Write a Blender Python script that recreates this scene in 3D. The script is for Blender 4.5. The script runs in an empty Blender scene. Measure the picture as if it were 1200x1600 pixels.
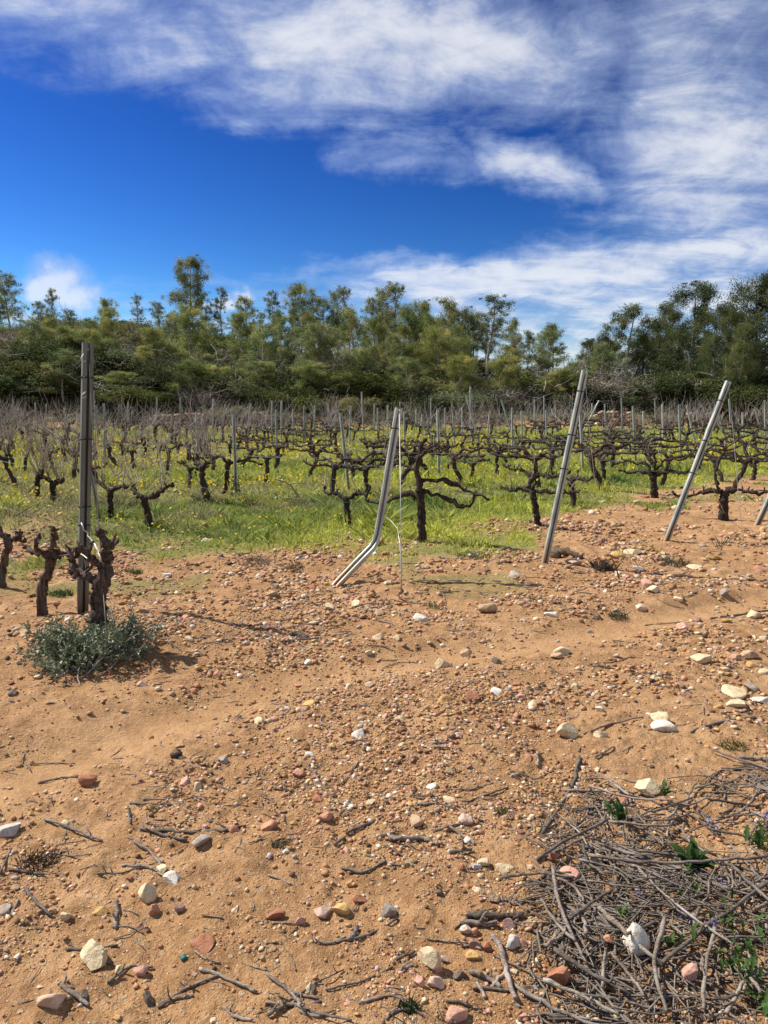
import bpy, math, random
import numpy as np
from mathutils import Vector, Matrix

random.seed(11)
rng = np.random.default_rng(11)
R = math.radians
C = bpy.context.scene.collection
scene = bpy.context.scene

# ------------------------------------------------------------------ camera, light, exposure
CAM_Z, PITCH, FOC = 1.55, R(7.9), 1155.0
cam_data = bpy.data.cameras.new('camera')
cam = bpy.data.objects.new('camera', cam_data); C.objects.link(cam)
cam.location = (0, 0, CAM_Z)
cam.rotation_euler = (R(90) - PITCH, 0, 0)
cam_data.sensor_fit = 'VERTICAL'
cam_data.angle = 2 * math.atan(800 / FOC)
cam_data.clip_start, cam_data.clip_end = 0.05, 3000
scene.camera = cam

SUN_AZ, SUN_EL = R(-68), R(49)          # clockwise from +Y
sun_dir = Vector((math.sin(SUN_AZ) * math.cos(SUN_EL), math.cos(SUN_AZ) * math.cos(SUN_EL), math.sin(SUN_EL)))
sd = bpy.data.lights.new('sun', 'SUN'); sd.energy = 4.6; sd.angle = R(0.53); sd.color = (1.0, 0.945, 0.86)
sun = bpy.data.objects.new('sun', sd); C.objects.link(sun)
sun.rotation_euler = sun_dir.to_track_quat('Z', 'Y').to_euler()
sun.location = (-20, 10, 30)

scene.view_settings.view_transform = 'Standard'
scene.view_settings.look = 'None'
EXPOSURE = 0.7
scene.view_settings.exposure = EXPOSURE
scene.view_settings.gamma = 1.0
scene.view_settings.use_curve_mapping = False
scene.render.engine = 'CYCLES'
scene.cycles.max_bounces = 6
scene.cycles.transparent_max_bounces = 4

def ray(px, py):
    u, v = (px - 600) / FOC, (800 - py) / FOC
    cp, sp = math.cos(PITCH), math.sin(PITCH)
    return np.array([u, cp + v * sp, -sp + v * cp])

# ------------------------------------------------------------------ world: sky and clouds
world = bpy.data.worlds.new('World'); scene.world = world
world.use_nodes = True
nt = world.node_tree; nt.nodes.clear()
SKY_STRENGTH = 0.10
def wn(t, **kw):
    n = nt.nodes.new(t)
    for k, v in kw.items(): setattr(n, k, v)
    return n
def wl(a, b): nt.links.new(a, b)
def wm(op, a, b=None, c=None, clamp=False):
    n = wn('ShaderNodeMath', operation=op, use_clamp=clamp)
    for i, x in enumerate((a, b, c)):
        if x is None: continue
        if hasattr(x, 'is_output'): wl(x, n.inputs[i])
        else: n.inputs[i].default_value = x
    return n.outputs[0]
def wmap(v, a, b, c, d, smooth=True):
    n = wn('ShaderNodeMapRange', interpolation_type='SMOOTHSTEP' if smooth else 'LINEAR')
    wl(v, n.inputs['Value'])
    for k, x in zip(('From Min', 'From Max', 'To Min', 'To Max'), (a, b, c, d)): n.inputs[k].default_value = x
    return n.outputs['Result']
sky = wn('ShaderNodeTexSky', sky_type='NISHITA')
sky.sun_disc = False; sky.sun_elevation = SUN_EL; sky.sun_rotation = SUN_AZ % (2 * math.pi)
sky.altitude = 100; sky.air_density = 1.0; sky.dust_density = 0.25; sky.ozone_density = 2.0
# the clear deep blue of the day: a steeper response than the plain model, over the whole sky alike
FS = SKY_STRENGTH * 2 ** EXPOSURE
hsv0 = wn('ShaderNodeHueSaturation'); hsv0.inputs['Saturation'].default_value = 1.22; hsv0.inputs['Value'].default_value = 0.92 * 0.15
wl(sky.outputs[0], hsv0.inputs['Color'])
vmin = wn('ShaderNodeVectorMath', operation='MINIMUM'); wl(hsv0.outputs[0], vmin.inputs[0]); vmin.inputs[1].default_value = (1.1, 1.1, 1.1)
gam = wn('ShaderNodeGamma'); gam.inputs['Gamma'].default_value = 2.2; wl(vmin.outputs[0], gam.inputs['Color'])
hsv = wn('ShaderNodeVectorMath', operation='SCALE'); wl(gam.outputs[0], hsv.inputs[0]); hsv.inputs['Scale'].default_value = 0.93 / FS
tc = wn('ShaderNodeTexCoord'); sep = wn('ShaderNodeSeparateXYZ'); wl(tc.outputs['Generated'], sep.inputs[0])
X_, Y_, Z_ = sep.outputs
az = wm('ARCTAN2', X_, Y_); el = wm('ARCSINE', Z_)
comb = wn('ShaderNodeCombineXYZ'); wl(az, comb.inputs[0]); wl(el, comb.inputs[1])
def angles(px, py):
    r = ray(px, py); r = r / np.linalg.norm(r)
    return math.atan2(r[0], r[1]), math.asin(r[2])
# planar cloud sheet coordinates
zz = wm('ADD', wm('MAXIMUM', Z_, 0.0), 0.16)
pl = wn('ShaderNodeCombineXYZ'); wl(wm('DIVIDE', X_, zz), pl.inputs[0]); wl(wm('DIVIDE', Y_, zz), pl.inputs[1])
def wnoise(scale, detail, rough, dist, loc=(0, 0, 0), rot=0, sc=(1, 1, 1), src=None):
    mp = wn('ShaderNodeMapping'); wl(src or pl.outputs[0], mp.inputs[0])
    mp.inputs['Location'].default_value = loc; mp.inputs['Rotation'].default_value = (0, 0, rot); mp.inputs['Scale'].default_value = sc
    n = wn('ShaderNodeTexNoise'); wl(mp.outputs[0], n.inputs['Vector'])
    n.inputs['Scale'].default_value = scale; n.inputs['Detail'].default_value = detail
    n.inputs['Roughness'].default_value = rough; n.inputs['Distortion'].default_value = dist
    return n.outputs[0]
warp = wnoise(9.0, 5, 0.6, 0.0, src=comb.outputs[0])
warp2 = wnoise(8.0, 5, 0.6, 0.0, loc=(3, 7, 2), src=comb.outputs[0])
wc = wn('ShaderNodeCombineXYZ')
wl(wm('ADD', az, wm('MULTIPLY', wm('SUBTRACT', warp, 0.5), 0.14)), wc.inputs[0])
wl(wm('ADD', el, wm('MULTIPLY', wm('SUBTRACT', warp2, 0.5), 0.075)), wc.inputs[1])
# each cloud bank: centre px, half sizes px, tilt deg (positive = rises to the right), weight
BANKS = [(200, 40, 460, 80, -3, .72), (640, 70, 460, 105, -3, .95), (560, 135, 330, 70, 3, .8), (900, 40, 330, 120, 0, .55),
         (450, 178, 190, 34, 6, .6), (640, 245, 190, 42, -10, .55), (840, 268, 150, 44, -20, .85), (1090, 60, 210, 220, 0, .75),
         (1100, 250, 210, 170, -8, .85), (1030, 290, 150, 60, -35, .75), (1150, 400, 330, 60, 3, .7),
         (900, 428, 600, 56, 3, 1.0), (1000, 470, 460, 80, 0, .82), (820, 500, 380, 65, 0, .78), (560, 418, 230, 22, 3, .6)]
acc = None
for px, py, w, h, tilt, amp in BANKS:
    a, e = angles(px, py)
    mp = wn('ShaderNodeMapping', vector_type='TEXTURE'); wl(wc.outputs[0], mp.inputs[0])
    mp.inputs['Location'].default_value = (a, e, 0); mp.inputs['Rotation'].default_value = (0, 0, R(tilt))
    mp.inputs['Scale'].default_value = (w / FOC * 1.15, h / FOC * 1.15, 1)
    ln = wn('ShaderNodeVectorMath', operation='LENGTH'); wl(mp.outputs[0], ln.inputs[0])
    g = wm('MULTIPLY', wmap(ln.outputs['Value'], 1.15, 0.1, 0, 1), amp)
    acc = g if acc is None else wm('MAXIMUM', acc, g)
# the same broken cirrus goes on all round the sky
generic = wmap(wnoise(0.55, 4, 0.55, 0.4, loc=(5.3, 1.7, 0)), 0.38, 0.58, 0.0, 0.95)
away = wm('MAXIMUM', wmap(wm('ABSOLUTE', az), 0.50, 0.75, 0, 1), wmap(el, 0.62, 0.85, 0, 1))
cover = wm('MAXIMUM', wm('MAXIMUM', acc, wm('MULTIPLY', generic, away)), wmap(el, 0.20, 0.06, 0, 0.8))
streak = wnoise(2.4, 10, 0.62, 0.7, rot=R(16), sc=(0.62, 2.0, 1))
puff = wnoise(4.6, 11, 0.62, 0.6, loc=(2.1, .4, 0))
fine = wnoise(12, 10, 0.66, 0.8, rot=R(-14), sc=(1, 1.6, 1), src=comb.outputs[0])
tex = wm('ADD', wm('ADD', wm('MULTIPLY', streak, 0.42), wm('MULTIPLY', puff, 0.5)), wm('MULTIPLY', fine, 0.28))   # about 0.6 mean
dens = wmap(wm('ADD', cover, wm('MULTIPLY', wm('SUBTRACT', tex, 0.6), 1.9)), 0.08, 1.18, 0.0, 0.86)
dens = wm('MULTIPLY', dens, wmap(cover, 0.0, 0.25, 0, 1))
# two or three small cumulus heads low on the left
cum = None
cw = wn('ShaderNodeCombineXYZ')
cn1 = wnoise(26, 6, 0.55, 0, src=comb.outputs[0]); cn2 = wnoise(26, 6, 0.55, 0, loc=(4, 9, 1), src=comb.outputs[0])
wl(wm('ADD', az, wm('MULTIPLY', wm('SUBTRACT', cn1, .5), .05)), cw.inputs[0]); wl(wm('ADD', el, wm('MULTIPLY', wm('SUBTRACT', cn2, .5), .05)), cw.inputs[1])
for px, py, w, h in [(90, 444, 46, 40), (114, 464, 46, 32), (66, 456, 38, 26), (385, 464, 26, 17), (350, 472, 30, 16), (310, 478, 30, 14)]:
    a, e = angles(px, py)
    mp = wn('ShaderNodeMapping', vector_type='TEXTURE'); wl(cw.outputs[0], mp.inputs[0])
    mp.inputs['Location'].default_value = (a, e, 0); mp.inputs['Scale'].default_value = (w / FOC, h / FOC, 1)
    ln = wn('ShaderNodeVectorMath', operation='LENGTH'); wl(mp.outputs[0], ln.inputs[0])
    g = wmap(ln.outputs['Value'], 1.25, 0.25, 0, 0.76)
    cum = g if cum is None else wm('MAXIMUM', cum, g)
dens = wm('MAXIMUM', dens, cum)
ccol = wn('ShaderNodeMix', data_type='RGBA')
wl(wmap(dens, 0.34, 0.86, 0, 1), ccol.inputs['Factor'])
k = 1 / FS
ccol.inputs[6].default_value = (0.50 * k, 0.63 * k, 0.90 * k, 1); ccol.inputs[7].default_value = (0.88 * k, 0.91 * k, 0.97 * k, 1)
mixs = wn('ShaderNodeMix', data_type='RGBA'); wl(dens, mixs.inputs['Factor']); wl(hsv.outputs[0], mixs.inputs[6]); wl(ccol.outputs[2], mixs.inputs[7])
bg = wn('ShaderNodeBackground'); bg.inputs['Strength'].default_value = SKY_STRENGTH; wl(mixs.outputs[2], bg.inputs['Color'])
wo = wn('ShaderNodeOutputWorld'); wl(bg.outputs[0], wo.inputs['Surface'])

# ------------------------------------------------------------------ helpers
def tag(o, label=None, cat=None, group=None, kind=None):
    if label: o['label'] = label
    if cat: o['category'] = cat
    if group: o['group'] = group
    if kind: o['kind'] = kind
    return o
def empty(name, loc=(0, 0, 0), rz=0):
    o = bpy.data.objects.new(name, None); C.objects.link(o)
    o.location = loc; o.rotation_euler = (0, 0, rz); o.empty_display_size = 0.1
    return o
def mesh_np(name, V, faces, mat=None, col=None, smooth=False):
    """faces: list of int arrays (n,k); all in one mesh"""
    V = np.asarray(V, dtype=np.float32).reshape(-1, 3)
    me = bpy.data.meshes.new(name)
    faces = [np.asarray(f, dtype=np.int32) for f in faces if len(f)]
    loops = np.concatenate([f.ravel() for f in faces])
    sizes = np.concatenate([np.full(len(f), f.shape[1], np.int32) for f in faces])
    starts = np.concatenate([[0], np.cumsum(sizes)[:-1]]).astype(np.int32)
    me.vertices.add(len(V)); me.vertices.foreach_set('co', V.ravel())
    me.loops.add(len(loops)); me.loops.foreach_set('vertex_index', loops)
    me.polygons.add(len(sizes)); me.polygons.foreach_set('loop_start', starts); me.polygons.foreach_set('loop_total', sizes)
    if smooth: me.polygons.foreach_set('use_smooth', np.ones(len(sizes), dtype=bool))
    me.update(calc_edges=True)
    if col is not None:
        a = me.attributes.new('Col', 'FLOAT_COLOR', 'POINT')
        c4 = np.ones((len(V), 4), np.float32); c4[:, :np.shape(col)[1]] = col
        a.data.foreach_set('color', c4.ravel())
    if mat: me.materials.append(mat)
    return me
def link(name, me, parent=None, loc=None):
    o = bpy.data.objects.new(name, me); C.objects.link(o)
    if parent: o.parent = parent
    if loc is not None: o.location = loc
    return o
def copy_tree(o, parent=None):
    c = o.copy(); C.objects.link(c); c.parent = parent
    for ch in list(o.children): copy_tree(ch, c)
    return c
class MB:
    def __init__(s): s.v, s.q, s.t, s.n = [], [], [], 0
    def add(s, V, quads=(), tris=()):
        V = np.asarray(V, float)
        if len(quads): s.q.append(np.asarray(quads, int) + s.n)
        if len(tris): s.t.append(np.asarray(tris, int) + s.n)
        s.v.append(V); s.n += len(V)
    def tube(s, pts, rad, sides=6, cap=True, rough=0.0, rg=None):
        pts = np.asarray(pts, float); n = len(pts)
        rad = np.broadcast_to(np.asarray(rad, float), (n,))
        tang = np.gradient(pts, axis=0); tang /= np.linalg.norm(tang, axis=1)[:, None] + 1e-9
        ref = np.array([0, 0, 1.0]) if abs(tang[0][2]) < 0.8 else np.array([1.0, 0, 0])
        u = np.cross(tang[0], ref); u /= np.linalg.norm(u)
        U = [u]
        for i in range(1, n):
            u = U[-1] - tang[i] * np.dot(U[-1], tang[i]); u /= np.linalg.norm(u) + 1e-9; U.append(u)
        U = np.array(U); W = np.cross(tang, U)
        th = np.arange(sides) * 2 * math.pi / sides
        rr = rad[:, None] * np.ones((1, sides))
        if rough: rr = rr * (1 + rough * (rg or rng).normal(size=(n, sides)).clip(-1.6, 1.6))
        V = pts[:, None, :] + rr[:, :, None] * (np.cos(th)[None, :, None] * U[:, None, :] + np.sin(th)[None, :, None] * W[:, None, :])
        V = V.reshape(-1, 3)
        a = np.arange(n - 1)[:, None] * sides; j = np.arange(sides)[None, :]; j2 = (j + 1) % sides
        Q = np.stack([a + j, a + j2, a + sides + j2, a + sides + j], -1).reshape(-1, 4)
        T = []
        if cap:
            V = np.vstack([V, pts[0], pts[-1]]); c0, c1 = n * sides, n * sides + 1
            jj = np.arange(sides); k2 = (jj + 1) % sides; e = (n - 1) * sides
            T = np.vstack([np.stack([k2, jj, np.full(sides, c0)], 1), np.stack([e + jj, e + k2, np.full(sides, c1)], 1)])
        s.add(V, Q, T)
    def box(s, c, size, rot=None):
        c = np.asarray(c, float); h = np.asarray(size, float) / 2
        V = np.array([[x, y, z] for x in (-1, 1) for y in (-1, 1) for z in (-1, 1)]) * h
        if rot is not None: V = V @ np.asarray(rot).T
        s.add(V + c, [[0, 1, 3, 2], [4, 6, 7, 5], [0, 4, 5, 1], [2, 3, 7, 6], [0, 2, 6, 4], [1, 5, 7, 3]])
    def sweep(s, poly, pts, u, v):
        """closed 2-D outline swept along pts with fixed frame vectors per point"""
        poly = np.asarray(poly, float); pts = np.asarray(pts, float); k = len(poly)
        V = np.concatenate([p + poly[:, :1] * np.asarray(uu) + poly[:, 1:] * np.asarray(vv) for p, uu, vv in zip(pts, u, v)])
        Q = [[i * k + j, i * k + (j + 1) % k, (i + 1) * k + (j + 1) % k, (i + 1) * k + j] for i in range(len(pts) - 1) for j in range(k)]
        s.add(V, Q)
    def mesh(s, name, mat=None, smooth=False, col=None):
        f = []
        if s.q: f.append(np.vstack(s.q))
        if s.t: f.append(np.vstack(s.t))
        return mesh_np(name, np.vstack(s.v), f, mat, col, smooth)
    def build(s, name, mat, parent=None, smooth=False):
        return link(name, s.mesh(name, mat, smooth), parent)

# ------------------------------------------------------------------ terrain
def _hash(ix, iy, seed):
    h = (ix.astype(np.int64) * 374761393 + iy.astype(np.int64) * 668265263 + seed * 1442695041) & 0xffffffff
    h = ((h ^ (h >> 13)) * 1274126177) & 0xffffffff
    h = ((h ^ (h >> 16)) * 2246822519) & 0xffffffff
    return ((h ^ (h >> 15)) & 0xffff) / 65535.0
def vn(x, y, s, seed=0):
    x = np.asarray(x, float) / s; y = np.asarray(y, float) / s
    ix, iy = np.floor(x), np.floor(y); fx, fy = x - ix, y - iy
    fx = fx * fx * fx * (fx * (fx * 6 - 15) + 10); fy = fy * fy * fy * (fy * (fy * 6 - 15) + 10)
    a, b, c, d = _hash(ix, iy, seed), _hash(ix + 1, iy, seed), _hash(ix, iy + 1, seed), _hash(ix + 1, iy + 1, seed)
    return (a * (1 - fx) + b * fx) * (1 - fy) + (c * (1 - fx) + d * fx) * fy - 0.5
def ss(a, b, x):
    t = np.clip((np.asarray(x, float) - a) / (b - a), 0, 1); return t * t * (3 - 2 * t)
LANE = np.array([(-6, .6), (-3.2, 1.9), (-1.63, 2.95), (-1.1, 3.5), (-.72, 3.93), (.16, 4.46), (1.0, 4.85), (1.88, 5.3), (3.2, 5.95), (7, 7.6), (14, 11)])
def lane_d(x, y):
    """signed distance from the worn wheel lane, positive on the far side"""
    best = np.full(np.shape(x), 1e9); sg = np.zeros(np.shape(x))
    for (x0, y0), (x1, y1) in zip(LANE[:-1], LANE[1:]):
        dx, dy = x1 - x0, y1 - y0; L2 = dx * dx + dy * dy
        t = np.clip(((x - x0) * dx + (y - y0) * dy) / L2, 0, 1)
        ex, ey = x - x0 - t * dx, y - y0 - t * dy
        d = np.hypot(ex, ey); s = np.sign(dx * ey - dy * ex)
        m = d < best; best = np.where(m, d, best); sg = np.where(m, s, sg)
    return best * sg
def H(x, y):
    x = np.asarray(x, float); y = np.asarray(y, float)
    r = np.hypot(x, y)
    z = 0.45 * ss(18, 44, y)
    near = 1 - ss(9, 22, r)
    ld = lane_d(x, y) + 0.10 * vn(x, y, 0.5, 31) + .05 * vn(x, y, .16, 32)
    lane = np.exp(-(ld / 0.24) ** 2)
    z = z + near * (-0.045 * lane + 0.05 * ss(0.12, 0.30, ld) * (1 - ss(.4, 1.3, ld)) * (.6 + vn(x, y, .6, 35)))
    rough = 0.35 + 0.65 * (1 - np.exp(-(ld / 0.35) ** 2))
    z = z + 0.07 * vn(x, y, 1.7, 1) + near * rough * (0.040 * vn(x, y, 0.42, 2) + 0.022 * vn(x, y, 0.16, 3) + 0.015 * vn(x, y, 0.065, 4) + 0.010 * vn(x, y, 0.028, 5))
    z = z + near * rough * .013 * np.maximum(vn(x, y, .11, 36) - .15, 0) * 4 + near * rough * .012 * np.maximum(vn(x, y, .045, 37) - .2, 0) * 4 * ss(-.1, .2, vn(x, y, .9, 38))
    z = z + 0.10 * np.exp(-(((x + 1.75) / .75) ** 2 + ((y - 4.75) / .5) ** 2)) * near     # hump the old vine stands on
    t = y - 45 + 1.6 * vn(x, y, 9, 6)
    top = np.interp(x, [-90, -44, -17, 0, 10, 19, 28, 46, 90], [9.5, 9.8, 8.8, 5.4, 4.2, 2.8, 3.0, 4.4, 6])
    u = np.clip((t - 2.5) / 32, 0, 1.5)
    z = z + 0.9 * ss(0, 3.0, t) + top * (u ** 0.9) * (1 - 0.22 * u) + ss(2, 8, t) * (1.3 * vn(x, y, 7, 7) + .5 * vn(x, y, 2.5, 8))
    return z
def Hf(x, y): return float(H(np.array([x]), np.array([y]))[0])
cam.location.z = CAM_Z + Hf(0, 0) * 0
def G(px, py):
    """where the sight line through a photo pixel meets the ground"""
    r = ray(px, py); z = 0.0
    for _ in range(8):
        t = (z - CAM_Z) / r[2]; x, y = r[0] * t, r[1] * t; z = Hf(x, y)
    return np.array([x, y, z])
def P(px, py, Y):
    r = ray(px, py); t = Y / r[1]
    return np.array([r[0] * t, Y, CAM_Z + r[2] * t])
def proj(p):
    cp, sp = math.cos(PITCH), math.sin(PITCH)
    x, y, z = p[0], p[1], p[2] - CAM_Z
    d = y * cp - z * sp
    return 600 + FOC * x / d, 800 - FOC * (y * sp + z * cp) / d, d
def mpp(p):   # metres per photo pixel at a point
    return proj(p)[2] / FOC
# ------------------------------------------------------------------ materials
def material(name, fn):
    m = bpy.data.materials.new(name); m.use_nodes = True
    t = m.node_tree; t.nodes.clear()
    out = t.nodes.new('ShaderNodeOutputMaterial')
    class B:
        def n(s, ty, ins=None, **kw):
            nd = t.nodes.new(ty)
            for k_, v in kw.items(): setattr(nd, k_, v)
            for k_, v in (ins or {}).items():
                if hasattr(v, 'is_output'): t.links.new(v, nd.inputs[k_])
                else: nd.inputs[k_].default_value = v
            return nd
        def noise(s, vec, scale, detail=4, rough=.6, dist=0):
            return s.n('ShaderNodeTexNoise', {'Vector': vec, 'Scale': scale, 'Detail': detail, 'Roughness': rough, 'Distortion': dist}).outputs[0]
        def mix(s, f, a, b, mode='MIX'):
            nd = t.nodes.new('ShaderNodeMix'); nd.data_type = 'RGBA'; nd.blend_type = mode
            for i, v in ((0, f), (6, a), (7, b)):
                if hasattr(v, 'is_output'): t.links.new(v, nd.inputs[i])
                else: nd.inputs[i].default_value = v if i == 0 else (*v, 1)
            return nd.outputs[2]
        def rng(s, v, a, b, c=0, d=1):
            return s.n('ShaderNodeMapRange', {'Value': v, 'From Min': a, 'From Max': b, 'To Min': c, 'To Max': d}, interpolation_type='SMOOTHSTEP').outputs[0]
        def math(s, op, a, b=0.0):
            return s.n('ShaderNodeMath', {0: a, 1: b}, operation=op).outputs[0]
        def bump(s, h, strength, dist, normal=None):
            ins = {'Height': h, 'Strength': strength, 'Distance': dist}
            if normal is not None: ins['Normal'] = normal
            return s.n('ShaderNodeBump', ins).outputs[0]
    b = B()
    t.links.new(fn(b), out.inputs['Surface'])
    return m
def pbsdf(b, col, rough, normal=None, metal=0.0, spec=0.3):
    ins = {'Base Color': col if hasattr(col, 'is_output') else (*col, 1), 'Roughness': rough, 'Metallic': metal, 'Specular IOR Level': spec}
    if normal is not None: ins['Normal'] = normal
    return b.n('ShaderNodeBsdfPrincipled', ins).outputs[0]

def m_ground(b):
    pos = b.n('ShaderNodeNewGeometry').outputs['Position']
    zone = b.n('ShaderNodeSeparateColor', {'Color': b.n('ShaderNodeAttribute', attribute_name='Col').outputs['Color']})
    grass, lane, hill = zone.outputs[0], zone.outputs[1], zone.outputs[2]
    n1 = b.noise(pos, 1.1, 6, .62); n2 = b.noise(pos, 7, 6, .65); n3 = b.noise(pos, 38, 5, .7); n4 = b.noise(pos, 150, 3, .7)
    soil = b.mix(b.rng(n1, .36, .66), (.405, .222, .098), (.535, .318, .156))
    soil = b.mix(b.rng(n2, .42, .64, 0, .85), soil, (.285, .150, .066))
    soil = b.mix(b.rng(b.noise(pos, 2.6, 5, .6, .8), .52, .68, 0, .6), soil, (.32, .175, .082))
    soil = b.mix(b.rng(n3, .45, .72, 0, .40), soil, (.60, .40, .22))
    soil = b.mix(b.math('MULTIPLY', lane, .42), soil, (.545, .325, .158))
    # fine grit: tiny light and dark grains
    v1 = b.n('ShaderNodeTexVoronoi', {'Vector': pos, 'Scale': 95.0})
    v2 = b.n('ShaderNodeTexVoronoi', {'Vector': pos, 'Scale': 34.0})
    ramp = b.n('ShaderNodeValToRGB')
    cr = ramp.color_ramp; cr.interpolation = 'CONSTANT'
    for i, (p, c) in enumerate([(0, (.36, .18, .08)), (.34, (.58, .42, .25)), (.5, (.22, .11, .06)), (.62, (.55, .30, .19)), (.76, (.66, .56, .40)), (.88, (.33, .25, .19))]):
        e = cr.elements[0] if i == 0 else (cr.elements[1] if i == 1 else cr.elements.new(p)); e.position = p; e.color = (*c, 1)
    sc = b.n('ShaderNodeSeparateColor', {'Color': v1.outputs['Color']})
    ramp_in = sc.outputs[0]
    b.n  # keep
    ramp.id_data.links.new(ramp_in, ramp.inputs[0])
    gm = b.math('MULTIPLY', b.rng(v1.outputs['Distance'], .36, .26), b.rng(sc.outputs[1], .45, .55))
    gm = b.math('MULTIPLY', gm, b.math('SUBTRACT', .85, b.math('MULTIPLY', lane, .6)))
    soil = b.mix(gm, soil, ramp.outputs[0])
    sc2 = b.n('ShaderNodeSeparateColor', {'Color': v2.outputs['Color']})
    g2 = b.math('MULTIPLY', b.rng(v2.outputs['Distance'], .34, .24), b.rng(sc2.outputs[1], .78, .82))
    g2 = b.math('MULTIPLY', g2, b.math('SUBTRACT', .8, b.math('MULTIPLY', lane, .7)))
    soil = b.mix(g2, soil, (.50, .36, .22))
    turf = b.mix(b.rng(n2, .38, .62), (.15, .18, .05), (.24, .235, .08))
    turf = b.mix(b.rng(n3, .52, .72, 0, .5), turf, (.28, .18, .085))
    scrub = b.mix(b.rng(n1, .4, .62), (.07, .075, .034), (.14, .115, .065))
    scrub = b.mix(b.rng(n2, .56, .7), scrub, (.24, .15, .085))
    col = b.mix(b.math('MULTIPLY', grass, .88), soil, turf)
    col = b.mix(hill, col, scrub)
    hgt = b.math('ADD', b.math('MULTIPLY', n3, 1.1), b.math('MULTIPLY', n4, .45))
    hgt = b.math('ADD', hgt, b.math('MULTIPLY', gm, .16))
    hgt = b.math('ADD', hgt, b.math('MULTIPLY', g2, .30))
    nrm = b.bump(hgt, 1.0, .022)
    return pbsdf(b, col, .95, nrm, spec=.12)
M = {}
M['ground'] = material('sandy_soil', m_ground)

def m_stone(attr):
    def f(b):
        if attr:
            base = b.n('ShaderNodeAttribute', attribute_name='Col').outputs['Color']
            pos = b.n('ShaderNodeNewGeometry').outputs['Position']
            k_ = 1.0
        else:
            oi = b.n('ShaderNodeObjectInfo'); base = oi.outputs['Color']
            pos = b.n('ShaderNodeNewGeometry').outputs['Position']
            k_ = 1.0
        n1 = b.noise(pos, 45, 5, .65); n2 = b.noise(pos, 190, 4, .7); n3 = b.noise(pos, 16, 4, .6)
        c = b.mix(b.rng(n1, .40, .62, 0, .65), base, b.mix(1.0, base, (.70, .62, .55), 'MULTIPLY'))
        c = b.mix(b.rng(n2, .56, .70, 0, .5), c, b.mix(.35, base, (.85, .80, .70)))
        c = b.mix(b.rng(n3, .54, .68, 0, .55), c, (.44, .26, .13))      # clinging soil
        c = b.mix(b.rng(b.noise(pos, 70, 2, .5, 1.5), .64, .68, 0, .55), c, b.mix(1.0, base, (.45, .38, .33), 'MULTIPLY'))
        nrm = b.bump(b.math('ADD', b.math('MULTIPLY', n1, 1.0), b.math('MULTIPLY', n2, .35)), .8, .010 if not attr else .003)
        return pbsdf(b, c, .85, nrm, spec=.25)
    return f
M['stone'] = material('field_stone', m_stone(False))
M['gravel'] = material('gravel_mix', m_stone(True))

def m_stick(b):
    oi = b.n('ShaderNodeObjectInfo')
    obj = b.n('ShaderNodeTexCoord').outputs['Object']
    st = b.n('ShaderNodeMapping', {'Vector': obj, 'Scale': (6, 90, 90)}).outputs[0]
    n1 = b.noise(st, 3, 5, .65); n2 = b.noise(obj, 60, 4, .6); n3 = b.noise(obj, 9, 3, .6)
    c = b.mix(b.rng(n1, .38, .62), (.098, .076, .058), (.235, .195, .155))
    c = b.mix(b.rng(n2, .52, .68, 0, .7), c, (.06, .045, .036))
    c = b.mix(b.rng(n3, .5, .66, 0, .5), c, (.34, .295, .26))
    c = b.mix(1.0, c, oi.outputs['Color'], 'MULTIPLY')
    return pbsdf(b, c, .8, b.bump(b.math('ADD', n1, b.math('MULTIPLY', n2, .6)), .6, .003), spec=.25)
M['stick'] = material('weathered_cane', m_stick)

def m_bark(b):
    obj = b.n('ShaderNodeTexCoord').outputs['Object']
    oi = b.n('ShaderNodeObjectInfo')
    st = b.n('ShaderNodeMapping', {'Vector': obj, 'Scale': (34, 34, 5)}).outputs[0]
    n1 = b.noise(st, 1.6, 6, .7, .6); n2 = b.noise(obj, 26, 5, .65); n3 = b.noise(obj, 120, 3, .6)
    c = b.mix(b.rng(n1, .36, .64), (.018, .013, .010), (.080, .058, .046))
    c = b.mix(b.rng(n2, .54, .74, 0, .7), c, (.125, .100, .084))
    c = b.mix(b.rng(n3, .6, .75, 0, .35), c, (.20, .17, .15))
    c = b.mix(1.0, c, oi.outputs['Color'], 'MULTIPLY')
    h = b.math('ADD', b.math('MULTIPLY', n1, 1.0), b.math('MULTIPLY', n2, .5))
    return pbsdf(b, c, .9, b.bump(h, 1.0, .022), spec=.15)
M['bark'] = material('vine_bark', m_bark)
def m_shoot(b):
    pos = b.n('ShaderNodeNewGeometry').outputs['Position']
    c = b.mix(b.rng(b.noise(pos, 6, 3), .35, .65), (.20, .14, .11), (.40, .33, .28))
    return pbsdf(b, c, .7, spec=.3)
M['shoot'] = material('cane_bark', m_shoot)
def m_pale_shoot(b):
    pos = b.n('ShaderNodeNewGeometry').outputs['Position']
    return pbsdf(b, b.mix(b.rng(b.noise(pos, 3, 3), .35, .65), (.22, .17, .145), (.44, .39, .355)), .7, spec=.3)
M['pale_shoot'] = material('pale_cane_bark', m_pale_shoot)
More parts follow.
